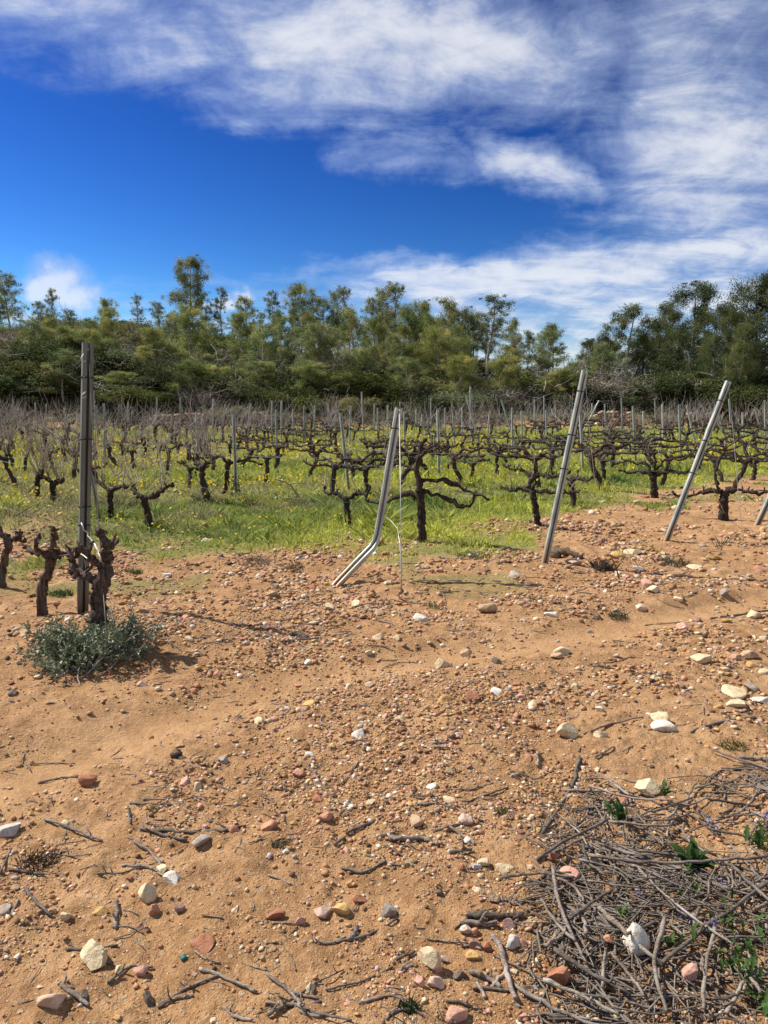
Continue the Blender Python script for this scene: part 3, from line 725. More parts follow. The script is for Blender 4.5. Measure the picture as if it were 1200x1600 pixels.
def pine_variant(seed, kind):
    """about 8 m high, base at the origin; the needles sit in pads at the limb ends"""
    g = np.random.default_rng(seed); Ht = 8.0
    mb = MB(); lean = g.normal(0, .03, 2)
    k_ = np.linspace(0, 1, 12)
    tr = np.stack([lean[0] * Ht * k_ + .14 * np.sin(k_ * 5 + seed), lean[1] * Ht * k_ + .12 * np.sin(k_ * 4 + 2 * seed), Ht * k_ * .93 - .3 * (k_ == 0)], 1)
    mb.tube(tr, .105 * (1 - k_) ** .8 + .020, 7)
    # limbs, crown radius, where the crown starts, pad radius, needles per pad
    nb, rad, first, pad, npad = {'open': (34, 1.80, .36, .54, 240), 'full': (46, 2.2, .24, .60, 300), 'wisp': (26, 1.5, .42, .44, 200), 'dark': (58, 2.35, .10, .62, 300), 'dry': (24, 1.4, .48, .40, 120)}[kind]
    P_, Cn = [], []
    for i in range(nb):
        f0 = (i + g.random()) / nb; f = first + (1 - first) * f0 * .96
        base = np.array([np.interp(f, k_, tr[:, c]) for c in range(3)])
        prof = math.sqrt(max(.05, 1 - ((f0 - .38) / .66) ** 2)); L = rad * prof * g.uniform(.35, 1.15) ** .8; a = g.uniform(0, 6.283)
        el_ = R(g.uniform(-4, 52) + 10 * f0)
        pts = wavy(base, (math.cos(a) * math.cos(el_), math.sin(a) * math.cos(el_), math.sin(el_)), L, 5, g, .14, .03)
        pts[:, 2] = np.minimum(pts[:, 2], Ht * .95); mb.tube(pts, np.linspace(.034 * (1.15 - f), .009, 6), 4, cap=False)
        tone = g.normal(0, .8)
        for c_, pr, m in ((pts[-1], pad * g.uniform(.65, 1.15), npad), (pts[3] + g.normal(0, .15, 3), pad * g.uniform(.45, .8), npad // 2), (pts[-1] + g.normal(0, .35, 3), pad * g.uniform(.3, .6), npad // 3)):
            d = g.normal(size=(m, 3)); d /= np.linalg.norm(d, axis=1)[:, None]
            q = c_ + d * pr * (g.random((m, 1)) ** .62) * 1.12 * np.array([1, 1, .92]) * (1 + .35 * np.sin(d[:, :1] * 7 + i) * np.cos(d[:, 1:2] * 6 + 2 * i))
            q[:, 2] = np.minimum(q[:, 2], Ht * 1.0); P_.append(q); Cn.append(tone + .5 * g.normal() + .35 * g.normal(size=m))
    for i in range({'open': 30, 'full': 24, 'wisp': 30, 'dry': 44, 'dark': 10}[kind]):            # bare grey lower branches
        f = g.uniform(.10, first + .22); base = np.array([np.interp(f, k_, tr[:, c]) for c in range(3)]); a = g.uniform(0, 6.283)
        pts = wavy(base, (math.cos(a), math.sin(a), g.uniform(-.1, .7)), g.uniform(.5, 1.5), 4, g, .18)
        mb.tube(pts, [.017, .014, .011, .008, .005], 3, cap=False)
        for _ in range(2):
            mb.tube(wavy(pts[g.integers(1, 4)], g.normal(size=3) + np.array([0, 0, .3]), g.uniform(.25, .6), 3, g, .25), [.009, .008, .006, .004], 3, cap=False)
    pos = np.concatenate(P_); tone = np.concatenate(Cn)
    V, Q = leaf_quads(pos, .125 * g.uniform(.6, 1.3, len(pos)), g, 2.9, .5)
    base = {'open': (.205, .236, .092), 'full': (.222, .246, .080), 'wisp': (.195, .225, .104), 'dark': (.100, .124, .047), 'dry': (.22, .23, .13)}[kind]
    col = np.array(base)[None] * (1 + .20 * tone[:, None] + .12 * g.normal(size=(len(pos), 1))).clip(.45, 1.7)
    col[:, 0] *= 1 + .10 * tone.clip(-1, 2)
    return mb.mesh('trunk', M['trunk'], smooth=True), mesh_np('crown', V, [Q], M['needles'], np.repeat(col, 4, 0))
PINES = {k_: [pine_variant(sd_ + j, k_) for j in range(n)] for k_, n, sd_ in (('open', 4, 10), ('full', 4, 30), ('wisp', 3, 50), ('dark', 3, 70), ('dry', 2, 90))}
# px of the trunk, py of the top, distance, kind, width factor, tint
TREES = [
 (14, 422, 76, 'open', 1.1, 1.0), (80, 449, 74, 'wisp', .75, .9), (166, 466, 70, 'full', .9, 1.0), (215, 458, 78, 'dry', 1.0, .9), (296, 399, 80, 'full', .92, .85),
 (345, 446, 78, 'wisp', .9, .8), (386, 462, 72, 'open', 1.0, 1.0), (425, 452, 76, 'wisp', 1.0, .9), (470, 442, 72, 'full', .95, .92), (506, 462, 70, 'open', .9, 1), (540, 447, 70, 'open', .9, .95),
 (580, 462, 66, 'open', .9, 1.0), (622, 441, 66, 'open', 1.0, .95), (660, 468, 66, 'full', .85, .92), (700, 463, 64, 'open', 1.0, .95), (735, 480, 66, 'full', .8, .75), (766, 457, 70, 'wisp', 1.35, .8),
 (826, 515, 72, 'open', .9, .8), (868, 505, 70, 'open', 1.15, .8), (914, 530, 74, 'dry', 1.0, .9), (942, 520, 60, 'dark', .7, .8), (984, 473, 58, 'open', 1.15, .68), (1030, 500, 62, 'dark', .7, .8), (1086, 440, 56, 'dark', .95, 1.0),
 (1142, 470, 52, 'dark', .8, 1.0), (1182, 430, 54, 'dark', 1.0, .9), (1160, 505, 48, 'dark', .75, 1.35), (1225, 420, 52, 'dark', 1.0, .9),
 (34, 512, 58, 'full', .8, .95), (66, 522, 56, 'open', .9, 1.1), (112, 515, 57, 'full', .75, 1.0), (140, 500, 66, 'open', 1, 1.0), (168, 480, 60, 'full', .8, 1.2), (205, 498, 62, 'dry', 1.1, 1), (232, 540, 53, 'full', .9, 1.25),
 (262, 490, 62, 'open', 1, 1.05), (292, 474, 57, 'full', 1.05, 1.15), (330, 500, 59, 'open', 1.0, 1.1), (372, 488, 58, 'full', .9, 1.1), (408, 484, 62, 'dry', 1.0, 1.0), (440, 492, 58, 'open', .9, 1.15), (476, 486, 61, 'open', 1, 1.0),
 (494, 520, 54, 'wisp', 1.0, 1.1), (524, 506, 54, 'open', 1.0, 1.25), (556, 482, 57, 'open', 1.0, 1.1), (590, 496, 55, 'full', .8, 1.15), (608, 478, 60, 'dry', 1, 1.0), (640, 476, 57, 'full', .75, 1.1), (676, 486, 56, 'full', .8, 1.15), (690, 500, 60, 'dry', 1, 1),
 (712, 508, 58, 'open', .8, 1.0), (352, 540, 54, 'dry', 1.1, 1.0), (150, 548, 54, 'dry', 1.1, 1.0), (520, 560, 52, 'dry', .9, 1.1), (850, 545, 60, 'dry', 1.0, .9), (20, 548, 54, 'open', 1.0, .9), (-12, 455, 70, 'full', 1, .9), (56, 470, 80, 'open', .9, .8),
 (250, 470, 84, 'open', .9, .8), (112, 482, 84, 'open', .9, .75), (316, 455, 84, 'open', 1.0, .8), (1010, 520, 58, 'open', .9, .75), (1050, 470, 60, 'dark', .8, .95), (1115, 520, 50, 'dark', .75, 1.15)]
SPECIAL = {(296, 399): 'tallest full crowned pine standing clear above the left ridge', (80, 449): 'thin pine with a small tuft crown alone against the white cloud', (766, 457): 'airy see-through pine at the right end of the middle group',
           (868, 505): 'small spreading pine on the low saddle of the ridge', (914, 530): 'sparse grey pine right of the saddle pine', (984, 473): 'tall dark open pine left of the big right hand trees', (1086, 440): 'broad dark pine with a ragged top on the right',
           (1182, 430): 'highest dark pine at the right picture edge', (1160, 505): 'low dense dark green pine nearest the vineyard on the right', (14, 422): 'open crowned pine cut by the left picture edge on the ridge',
           (622, 441): 'tallest pine of the middle group, above the bent post', (232, 540): 'short yellow green pine low on the left slope', (292, 474): 'broad yellow green pine right below the tallest left pine', (345, 446): 'wispy pine just right of the tallest left pine',
           (826, 515): 'smaller pine left of the spreading saddle pine', (470, 442): 'full crowned pine at the left end of the middle group'}
gt = np.random.default_rng(33)
for px in range(335, 800, 27): TREES.append((px + int(gt.normal(0, 8)), int(gt.uniform(482, 508)), 74, str(gt.choice(['open', 'full', 'wisp', 'dry'])), .95, .85))
for px in range(0, 330, 34): TREES.append((px + int(gt.normal(0, 8)), int(gt.uniform(492, 520)), 68, str(gt.choice(['open', 'full', 'dry'])), .95, .9))
for px in range(10, 1010, 40): TREES.append((px + int(gt.normal(0, 14)), int(gt.uniform(500, 560)), 53, str(gt.choice(['open', 'full', 'full', 'dry'])), 1.05, 1.08))
for px in range(40, 1000, 74): TREES.append((px + int(gt.normal(0, 16)), int(gt.uniform(545, 582)), 49, str(gt.choice(['open', 'full', 'full'])), 1.1, 1.12))
for px in range(930, 1230, 34): TREES.append((px + int(gt.normal(0, 8)), int(gt.uniform(500, 535)), 64, 'dark', .95, .95))
cnt = {}
KW = {'open': 'open crowned grey trunked pine', 'full': 'dense yellow green pine', 'wisp': 'wispy thin crowned pine', 'dark': 'dark green bushy pine', 'dry': 'half bare grey pine'}
for px, py, Y, kind, wf, tint in sorted(TREES):
    top = P(px, py, Y); X = top[0]; zb = Hf(X, Y); h = top[2] - zb
    if h < 1.5: h = 2.5
    tm, cm = random.choice(PINES[kind])
    root = empty('pine_tree', (X, Y, zb - .1), random.uniform(0, 6.28)); s_ = (h + .1) / 8.0
    ws = wf * max(s_, .62); root.scale = (ws, ws, s_)
    a = link('trunk', tm, root); b_ = link('crown', cm, root)
    t3 = tint * random.uniform(.92, 1.08); w_ = random.uniform(-.06, .06); b_.color = (t3 * (1 + w_), t3, t3 * (1 - w_), 1)
    lab = SPECIAL.get((px, py)); row = 'front slope' if Y < 63 else 'ridge'
    if not lab:
        c = cnt.get((kind, row), 0); cnt[(kind, row)] = c + 1
        lab = f'{KW[kind]}, {nth(c)} such from the left on the {row}'
    tag(root, lab, 'pine tree', 'pines on the hillside')

# ------------------------------------------------------------------ shrubs on the slope
def shrub_variant(seed, kind):
    """about 2 m across and 1.5 m high"""
    g = np.random.default_rng(seed); mb = MB()
    n = {'dense': 13000, 'loose': 8000, 'grey': 2500}[kind]
    blobs = [(g.normal(0, .46), g.normal(0, .46), g.uniform(.25, 1.05), g.uniform(.20, .50)) for _ in range(17)]
    per = n // len(blobs); pos, tone = [], []
    for bx, by, bz, br in blobs:
        d = g.normal(size=(per, 3)); d /= np.linalg.norm(d, axis=1)[:, None]; q = d * br * (g.uniform(.35, 1.10, (per, 1)) ** .6 + .22 * (g.random((per, 1)) ** 5)) * (1 + .25 * np.sin(d[:, :1] * 9 + bx * 20) * np.cos(d[:, 2:] * 8 + by * 30))
        q[:, 2] *= .85; pos.append(q + [bx, by, bz]); tone.append(np.full(per, g.normal(0, 1)))
    pos = np.concatenate(pos); tone = np.concatenate(tone) + .6 * vn(pos[:, 0] * 3 + 50, pos[:, 2] * 3 + pos[:, 1] * 2, .5, seed) * 2
    k_ = pos[:, 2] > .02; pos, tone = pos[k_], tone[k_]
    V, Q = leaf_quads(pos, {'dense': .070, 'loose': .070, 'grey': .062}[kind] * g.uniform(.6, 1.3, len(pos)), g, 1.9, .3)
    base = {'dense': (.090, .118, .038), 'loose': (.145, .158, .070), 'grey': (.20, .19, .145)}[kind]
    col = np.array(base)[None] * (1 + .20 * tone[:, None] + .2 * g.normal(size=(len(pos), 1))).clip(.4, 1.9)
    for i in range({'dense': 8, 'loose': 26, 'grey': 150}[kind]):
        a = g.uniform(0, 6.283); pts = wavy((g.normal(0, .12), g.normal(0, .12), -.05), (math.cos(a), math.sin(a), g.uniform(.5, 2.2)), g.uniform(.8, 1.7), 4, g, .18)
        mb.tube(pts, [.016, .013, .010, .007, .005], 3, cap=False)
        if kind != 'dense':
            for _ in range(3): mb.tube(wavy(pts[g.integers(1, 5)], g.normal(size=3) + np.array([0, 0, .5]), g.uniform(.3, .7), 3, g, .25), [.008, .007, .005, .004], 3, cap=False)
    return mb.mesh('stems', M['deadwood']), mesh_np('foliage', V, [Q], M['leaves'], np.repeat(col, 4, 0))
SHRUBS = {k_: [shrub_variant(sd_ + j, k_) for j in range(n)] for k_, n, sd_ in (('dense', 4, 200), ('loose', 4, 220), ('grey', 4, 240))}
shrub_list = []
fixed = [(480, 596, 48.0, 110, 'dense', 1.1), (205, 585, 49, 120, 'dense', 1.0), (330, 592, 48.6, 90, 'grey', 1.0), (285, 560, 52, 80, 'loose', 1.2), (735, 600, 48, 120, 'loose', 1.0), (590, 585, 50, 110, 'dense', .9),
         (380, 628, 46.5, 50, 'loose', 1.5), (355, 632, 46.3, 40, 'loose', 1.4), (670, 612, 47, 90, 'dense', .8), (800, 592, 49, 100, 'grey', .95), (880, 590, 50, 110, 'loose', .85), (960, 582, 50, 110, 'loose', .8), (1040, 572, 49, 120, 'dense', .9),
         (1100, 590, 48, 110, 'dense', .75), (1165, 590, 47.5, 130, 'dense', .9), (60, 590, 50, 110, 'loose', .9), (10, 600, 49, 100, 'dense', .8), (130, 575, 52, 90, 'dense', .8), (540, 610, 47.5, 70, 'loose', 1.0), (430, 600, 49, 90, 'loose', .9), (250, 605, 47.6, 80, 'dense', .8), (640, 590, 51, 80, 'loose', .9)]
for f in fixed: shrub_list.append(f)
g_ = np.random.default_rng(77)
for i in range(150):
    Y = g_.choice([g_.uniform(49, 60), g_.uniform(58, 88)], p=[.5, .5]); px = g_.uniform(-30, 1230); X = (px - 600) / FOC * Y
    wpx = g_.uniform(55, 110) * 55 / Y
    if 780 < px < 960 and Y > 62: wpx *= .9
    if px > 330 and Y > 58 and g_.random() < .5: continue
    kind = g_.choice(['dense', 'loose', 'grey'], p=[.46, .34, .20])
    shrub_list.append((px, None, Y, wpx * 1.25, kind, g_.uniform(.75, 1.15)))
for px in range(336, 800, 20): shrub_list.append((px + g_.uniform(-8, 8), None, g_.uniform(64, 74), g_.uniform(55, 85), str(g_.choice(['dense', 'dense', 'grey'])), g_.uniform(.6, .85)))
cnt = {}
KS = {'dense': 'dark green dense bush', 'loose': 'olive green loose bush', 'grey': 'grey twiggy half dead bush'}
for px, py, Y, w, kind, tint in sorted(shrub_list, key=lambda q: q[0]):
    X = (px - 600) / FOC * Y * 1.0; z = Hf(X, Y); W = w / FOC * Y
    h = (P(px, py, Y)[2] - z) if py else W * random.uniform(.32, .56)
    h = max(h, .8); st, fo = random.choice(SHRUBS[kind])
    root = empty('shrub', (X, Y, z - .08), random.uniform(0, 6.28)); root.scale = (W / 2.0, W / 2.0, h / 1.55)
    link('stems', st, root); b_ = link('foliage', fo, root); tint *= random.uniform(.7, 1.35); w_ = random.uniform(-.12, .18); b_.color = (tint * (1 + w_), tint, tint * (1 - w_), 1)
    row = 'at the foot of the slope' if Y < 50.5 else 'on the lower slope' if Y < 60 else 'on the upper slope'
    c = cnt.get((kind, row), 0); cnt[(kind, row)] = c + 1
    tag(root, f'{KS[kind]}, {nth(c)} such from left {row}', 'shrub', 'shrubs on the hillside')
# low scrub that covers the slope between them
n = 80000; Y = 45.2 + 46 * rng.random(n) ** 1.3; X = rng.uniform(-.60, .60, n) * Y
k_ = vn(X, Y, 1.8, 61) + .5 * vn(X, Y, .6, 62) > -.16; X, Y = X[k_], Y[k_]
hh = (.10 + .50 * rng.random(len(X))) * np.clip(.8 + 1.6 * vn(X, Y, 1.8, 61), .2, 1.5) * (.3 + .7 * ss(45.5, 49, Y))
V, Q = leaf_quads(np.stack([X, Y, H(X, Y) + hh], 1), .12 * rng.uniform(.6, 1.4, len(X)), rng, 1.8, .4)
tone = (1 + 1.1 * vn(X, Y, 2.6, 63) + .25 * rng.normal(size=len(X))).clip(.4, 1.8)[:, None]
base = np.where((vn(X, Y, 3.1, 64) > .12)[:, None], (.165, .140, .09), (.10, .11, .048))
tag(link('undergrowth', mesh_np('undergrowth', V, [Q], M['leaves'], np.repeat(base * tone, 4, 0))), 'low tangled scrub covering the slope between the shrubs', kind='stuff')

# ------------------------------------------------------------------ dry stone terrace walls at the far edge
def terrace_wall(px0, px1, Y, hpx, label):
    x0, x1 = (px0 - 600) / FOC * Y, (px1 - 600) / FOC * Y
    root = empty('terrace_wall', ((x0 + x1) / 2, Y, Hf((x0 + x1) / 2, Y)))
    mb = MB(); cols = []; g = np.random.default_rng(int(px0))
    hm = hpx / FOC * Y; rows = max(3, int(hm / .22))
    for r_ in range(rows):
        x = x0
        while x < x1:
            w = g.uniform(.22, .55); jag_ = hm * (.55 + .45 * math.sin((x - x0) / (x1 - x0) * math.pi) + .25 * g.normal())
            if r_ * .22 < jag_:
                V0, F0 = rock_verts(int(g.integers(1e6)), 1, planes=4, flat=.55, jag=.1)
                V = V0 * np.array([w * 1.05, .4, .42]) + [x + w / 2 - root.location.x, g.uniform(-.08, .08) + r_ * .07, r_ * .22 + .08 + Hf(x, Y) - root.location.z]
                mb.add(V, tris=F0); cols.append(np.repeat(np.array([COLS[g.choice(['tan', 'mauve', 'pink', 'grey', 'rust red', 'cream'])]]) * g.uniform(.55, 1.0), len(V0), 0))
            x += w
    o = link('stones', mb.mesh('stones', M['gravel'], col=np.concatenate(cols)), root); tag(o, kind='stuff')
    tag(root, label, 'stone wall', 'dry stone terrace walls')
terrace_wall(925, 990, 45.2, 26, 'tumbled reddish dry stone wall behind the second leaning post')
terrace_wall(1070, 1125, 45.0, 24, 'tumbled reddish dry stone wall behind the third leaning post')
terrace_wall(376, 425, 45.8, 22, 'small reddish dry stone bank beyond the vines, left of centre')
terrace_wall(225, 330, 45.5, 18, 'low brown stone bank beyond the vines on the left')

# ------------------------------------------------------------------ grass and flowers among the vines
def blades(X, Y, h, w, col, g, lean=.45, tip=0.0):
    n = len(X); Z = H(X, Y) - .004; a = g.uniform(0, 6.283, n); l = np.abs(g.normal(0, lean, n)) * h; b = g.uniform(0, 6.283, n)
    ux, uy = np.cos(a) * w / 2, np.sin(a) * w / 2; lx, ly = np.cos(b) * l, np.sin(b) * l
    V = np.empty((n, 4, 3))
    V[:, 0] = np.stack([X - ux * .6, Y - uy * .6, Z], 1); V[:, 1] = np.stack([X + ux * .6, Y + uy * .6, Z], 1)
    V[:, 2] = np.stack([X + ux + lx * .45, Y + uy + ly * .45, Z + h * .6], 1); V[:, 3] = np.stack([X - ux * tip + lx, Y - uy * tip + ly, Z + h], 1)
    return V.reshape(-1, 3), np.arange(n)[:, None] * 4 + np.arange(4)[None], np.repeat(col, 4, 0)
def grass_field(n, r0, r1):
    r = np.sqrt(r0 ** 2 + rng.random(n) * (r1 ** 2 - r0 ** 2)); a = rng.uniform(-R(30), R(30), n)
    X, Y = r * np.sin(a), r * np.cos(a); c = cover(X, Y); k_ = rng.random(n) < c * np.clip(.85 + 1.0 * vn(X, Y, .7, 71), .25, 1); X, Y, c = X[k_], Y[k_], c[k_]
    r = np.hypot(X, Y); n = len(X)
    e = Y - np.interp(X, GX, GY)
    hgt = (.024 + .046 * rng.random(n)) * (.55 + .45 * ss(0, 2.5, e)) * (1 + 1.0 * vn(X, Y, .9, 72)) * (1 + 2.2 * np.maximum(vn(X, Y, .28, 77) - .12, 0) * 3) * (1 + .012 * r)
    wd = (.009 + .022 * rng.random(n) ** 2) * np.clip(r / 11, .8, 3.2)
    yel = np.clip(.45 + 1.3 * vn(X, Y, 2.3, 73) + .6 * vn(X, Y, .6, 74), 0, 1)[:, None]
    dry = (ss(.12, .38, vn(X, Y, 4.5, 75) + .42 * ss(-3, -8, X) * ss(13, 18, Y) - .05 + .5 * vn(X, Y, .5, 76)))[:, None]
    col = np.array([.20, .262, .070]) * (1 - yel) + np.array([.52, .53, .10]) * yel
    col = col * (1 - dry * .75) + np.array([.30, .255, .15]) * dry * .75
    col = col * rng.uniform(.65, 1.35, (n, 1))
    return blades(X, Y, hgt, wd, col, rng, .85)
parts_ = [grass_field(90000, 7.3, 13), grass_field(90000, 12.5, 22), grass_field(100000, 21, 46)]
V = np.concatenate([p_[0] for p_ in parts_]); Q, off = [], 0
for p_ in parts_: Q.append(p_[1] + off); off += len(p_[0])
tag(link('grass', mesh_np('grass', V, [np.concatenate(Q)], M['grass'], np.concatenate([p_[2] for p_ in parts_]))), 'green and yellowish herbs growing thickly between the vine rows', kind='stuff')
# upright pale yellow-green flower spikes
n = 4200; r = np.sqrt(8.2 ** 2 + rng.random(n) * (38 ** 2 - 8.2 ** 2)); a = rng.uniform(-R(30), R(30), n); X, Y = r * np.sin(a), r * np.cos(a)
k_ = (cover(X, Y) > .7) & (rng.random(n) < np.clip(.30 + 2.2 * vn(X, Y, 2.0, 81) + .9 * vn(X, Y, .5, 82), .02, 1)) & (Y - np.interp(X, GX, GY) > .7); X, Y = X[k_], Y[k_]; n = len(X)
rep = 7; XX = np.repeat(X, rep) + rng.normal(0, .02, n * rep); YY = np.repeat(Y, rep) + rng.normal(0, .02, n * rep); hh = np.repeat(rng.uniform(.14, .34, n), rep) * rng.uniform(.45, 1.0, n * rep)
c = np.array([.52, .52, .07]) * rng.uniform(.7, 1.25, (n * rep, 1))
v_, q_, c_ = blades(XX, YY, hh, np.clip(.013 * np.hypot(XX, YY) / 11, .011, .04), c, rng, .12, .5)
tag(link('flower_spikes', mesh_np('flower_spikes', v_, [q_], M['petal'], c_)), 'pale yellow green flower spikes standing above the grass', kind='stuff')
# small yellow daisies
n = 24000; r = np.sqrt(8.0 ** 2 + rng.random(n) * (34 ** 2 - 8 ** 2)); a = rng.uniform(-R(30), R(30), n); X, Y = r * np.sin(a), r * np.cos(a)
left = np.clip(.2 + .9 * ss(-.5, -3.2, X) * (1 - ss(15, 22, Y)) + .25 * ss(14, 22, Y), 0, 1)
k_ = (cover(X, Y) > .55) & (rng.random(n) < left * np.clip(.35 + 2.4 * vn(X, Y, 1.2, 83), 0, 1)); X, Y = X[k_], Y[k_]; n = len(X)
mb = MB(); Z = H(X, Y) + rng.uniform(.10, .24, n); s_ = .016 * np.clip(np.hypot(X, Y) / 11, .9, 2.4); ang = np.arange(6) * math.pi / 3
tilt = rng.normal(0, .5, (n, 2))
ring = np.stack([np.cos(ang), np.sin(ang)], 1)
V = np.stack([X[:, None] + s_[:, None] * ring[None, :, 0], Y[:, None] + s_[:, None] * ring[None, :, 1], Z[:, None] + s_[:, None] * (ring[None, :, 0] * tilt[:, :1] + ring[None, :, 1] * tilt[:, 1:])], -1).reshape(-1, 3)
F = np.arange(n)[:, None] * 6 + np.arange(6)[None]
c = np.repeat(np.array([.62, .44, .015]) * rng.uniform(.8, 1.2, (n, 1)), 6, 0)
tag(link('yellow_flowers', mesh_np('yellow_flowers', V, [F], M['petal'], c)), 'small bright yellow daisy heads dotted through the grass', kind='stuff')
# ------------------------------------------------------------------ grapevines
def gnarl(pts, n, g, amp):
    """resample a polyline to n points and knot it up a little"""
    pts = np.asarray(pts, float); d = np.r_[0, np.cumsum(np.linalg.norm(np.diff(pts, axis=0), axis=1))]
    t = np.linspace(0, d[-1], n); q = np.stack([np.interp(t, d, pts[:, c]) for c in range(3)], 1)
    for _ in range(2): q[1:-1] = (q[:-2] + q[1:-1] * 2 + q[2:]) / 4
    nz = g.normal(0, amp, q.shape); nz[0] = 0; return q + nz
def knots(n, g, r0, r1, k_=.28):
    r = np.linspace(r0, r1, n) * (1 + k_ * g.normal(size=n).clip(-1.2, 1.8)); return np.maximum(r, min(r0, r1) * .5)
def spur(mb, p, g, up=1.0, L=.09, r=.011):
    d = np.array([g.normal(0, .35), g.normal(0, .35), up]); pts = wavy(p, d, L * g.uniform(.6, 1.5), 3, g, .3)
    mb.tube(pts, [r * 1.25, r, r * 1.05, r * .8], 5); return pts[-1]
def arm_mb(pts, g, r0, r1, nspur, det=14, sides=7, spurL=.08, tips=None):
    mb = MB(); q = gnarl(pts, det, g, .010); mb.tube(q, knots(det, g, r0, r1), sides, rough=.12, rg=g)
    for i in range(nspur):
        p = q[int(g.uniform(.25, 1.0) * (det - 1))]; e = spur(mb, p, g, 1.0, spurL)
        if g.random() < .5: spur(mb, e, g, .7, spurL * .6, .009)
        if tips is not None: tips.append(e)
    e = q[-1]; mb.tube(gnarl([e, e + (q[-1] - q[-2]) * .5 + [0, 0, .03]], 4, g, .006), knots(4, g, r1 * 1.3, r1 * .8), sides)
    if tips is not None: tips.append(e)
    return mb
def canes_mb(tips, g, n, L, droop=0.0, thick=1.0):
    mb = MB()
    for i in range(n):
        p = tips[int(g.integers(len(tips)))]; d = np.array([g.normal(0, .36), g.normal(0, .36), 1.0])
        l = L * g.uniform(.35, 1.3); pts = wavy(p, d, l, 6, g, .10, -droop * g.uniform(0, 1.4)); r = g.uniform(.0034, .0066) * thick
        mb.tube(pts, np.linspace(r * 1.2, r * .55, 7), 4, cap=False)
        if g.random() < .5: mb.tube(wavy(pts[g.integers(2, 6)], d + g.normal(0, .8, 3), l * .35, 4, g, .15), np.linspace(r * .7, r * .35, 5), 3, cap=False)
    return mb
def vine_variant(seed, style):
    """row direction is local x; returns list of (name, mesh)"""
    g = np.random.default_rng(seed); h = g.uniform(.40, .64); lx, ly = g.normal(0, .10), g.normal(0, .07)
    mb = MB(); q = gnarl([(0, 0, -.06), (lx * .2 + .02, 0, h * .3), (lx * .8 - .02, ly, h * .7), (lx, ly, h)], 13, g, .010)
    mb.tube(q, knots(13, g, .050, .040, .16) * np.r_[1.25, 1.1, np.ones(9), 1.2, 1.25], 9, rough=.13, rg=g)
    head = np.array([lx, ly, h]); mb.tube(gnarl([head - [0, 0, .03], head + [.01, 0, .06]], 4, g, .008), [.05, .062, .052, .03], 8, rough=.15, rg=g)
    parts, tips = [('trunk', mb.mesh('trunk', M['bark']))], [head + [0, 0, .06]]
    arms = {'two': [-1, 1], 'many': [-1, 1, -.6, .7], 'cane': [-1, 1], 'tangle': [-1, 1]}[style]
    for s_ in arms:
        L = {'two': .62, 'many': .74, 'cane': .36, 'tangle': .5}[style] * g.uniform(.75, 1.25); rise = g.uniform(.02, .16) + (.16 if abs(s_) < 1 else 0)
        dirs = math.copysign(1, s_); side = g.normal(0, .10) + (.16 if abs(s_) < 1 else 0)
        pts = [head + [0, 0, -.02], head + [dirs * L * .3, side * .5, rise * .75 + .02], head + [dirs * L * .65, side * .8, rise * .55 + g.normal(0, .03)], head + [dirs * L, side, rise + g.normal(0, .05)]]
        parts.append(('arm', arm_mb(pts, g, .034, .019, {'two': 5, 'many': 5, 'cane': 4, 'tangle': 4}[style], tips=tips).mesh('arm', M['bark'])))
    nc, L, dr = {'two': (3, .28, 0), 'many': (4, .35, 0), 'cane': (22, .95, .03), 'tangle': (16, 1.05, .09)}[style]
    parts.append(('canes', canes_mb(tips, g, nc, L, dr, 1.25 if style == 'tangle' else 1.0).mesh('canes', M['pale_shoot' if style == 'tangle' else 'shoot'])))
    return parts
VINES = {s_: [vine_variant(sd_ + j, s_) for j in range(n)] for s_, n, sd_ in (('two', 9, 400), ('many', 9, 420), ('cane', 7, 440), ('tangle', 7, 460))}
ROW = math.atan2(.714, -.70)
GV = 'old grapevines in rows'
def place_vine(parts, x, y, rz, sc=1.0, tint=1.0):
    root = empty('grapevine', (x, y, Hf(x, y)), rz); root.scale = (sc, sc, sc)
    for nm, me in parts:
        o = link(nm, me, root); o.color = (tint, tint, tint, 1)
        if nm == 'canes': tag(o, kind='stuff')
    return root
# --- the three big vines by the tall post, shaped one by one
def hero_vine(px, py, trunk, head_r, arms, r0, lab, seed, canes=(4, .10), tint=1.45):
    g = np.random.default_rng(seed); p = G(px, py); Y = p[1]
    root = empty('grapevine', p); W = lambda q, dy=0: P(q[0], q[1], Y + dy) - p
    mb = MB(); pts = [W((px, py + 14))] + [W(t) for t in trunk]; pts[0][2] = -.08
    q = gnarl(pts, 22, g, .006); rr = knots(22, g, r0 * 1.15, r0, .10); rr[-4:] *= head_r; rr[:3] *= 1.25
    mb.tube(q, rr, 14, rough=.10, rg=g)
    for i in range(34 if r0 > .035 and seed < 905 else 10):     # lifted strips of bark
        k0 = int(g.integers(1, 14)); a = g.uniform(0, 6.283); seg = q[k0:k0 + 7] + np.array([math.cos(a), math.sin(a), 0]) * r0 * g.uniform(.9, 1.08)
        mb.tube(seg + g.normal(0, .003, seg.shape), np.array([.002, .005, .007, .007, .006, .005, .002]) * r0 / .05, 4, cap=False)
    o = link('trunk', mb.mesh('trunk', M['bark']), root); o.color = (1.35 * tint, 1.35 * tint, 1.35 * tint, 1)
    tips = []
    for path, a0, a1, dy in arms:
        am = arm_mb([W(t, dy * i_ / max(1, len(path) - 1)) for i_, t in enumerate(path)], g, a0, a1, 3, 14, 9, .05, tips)
        o = link('arm', am.mesh('arm', M['bark']), root); o.color = (1.45 * tint, 1.45 * tint, 1.45 * tint, 1)
    c = canes_mb(tips, g, *canes)
    o = link('canes', c.mesh('canes', M['shoot']), root); tag(o, kind='stuff')
    tag(root, lab, 'grapevine', GV); return root
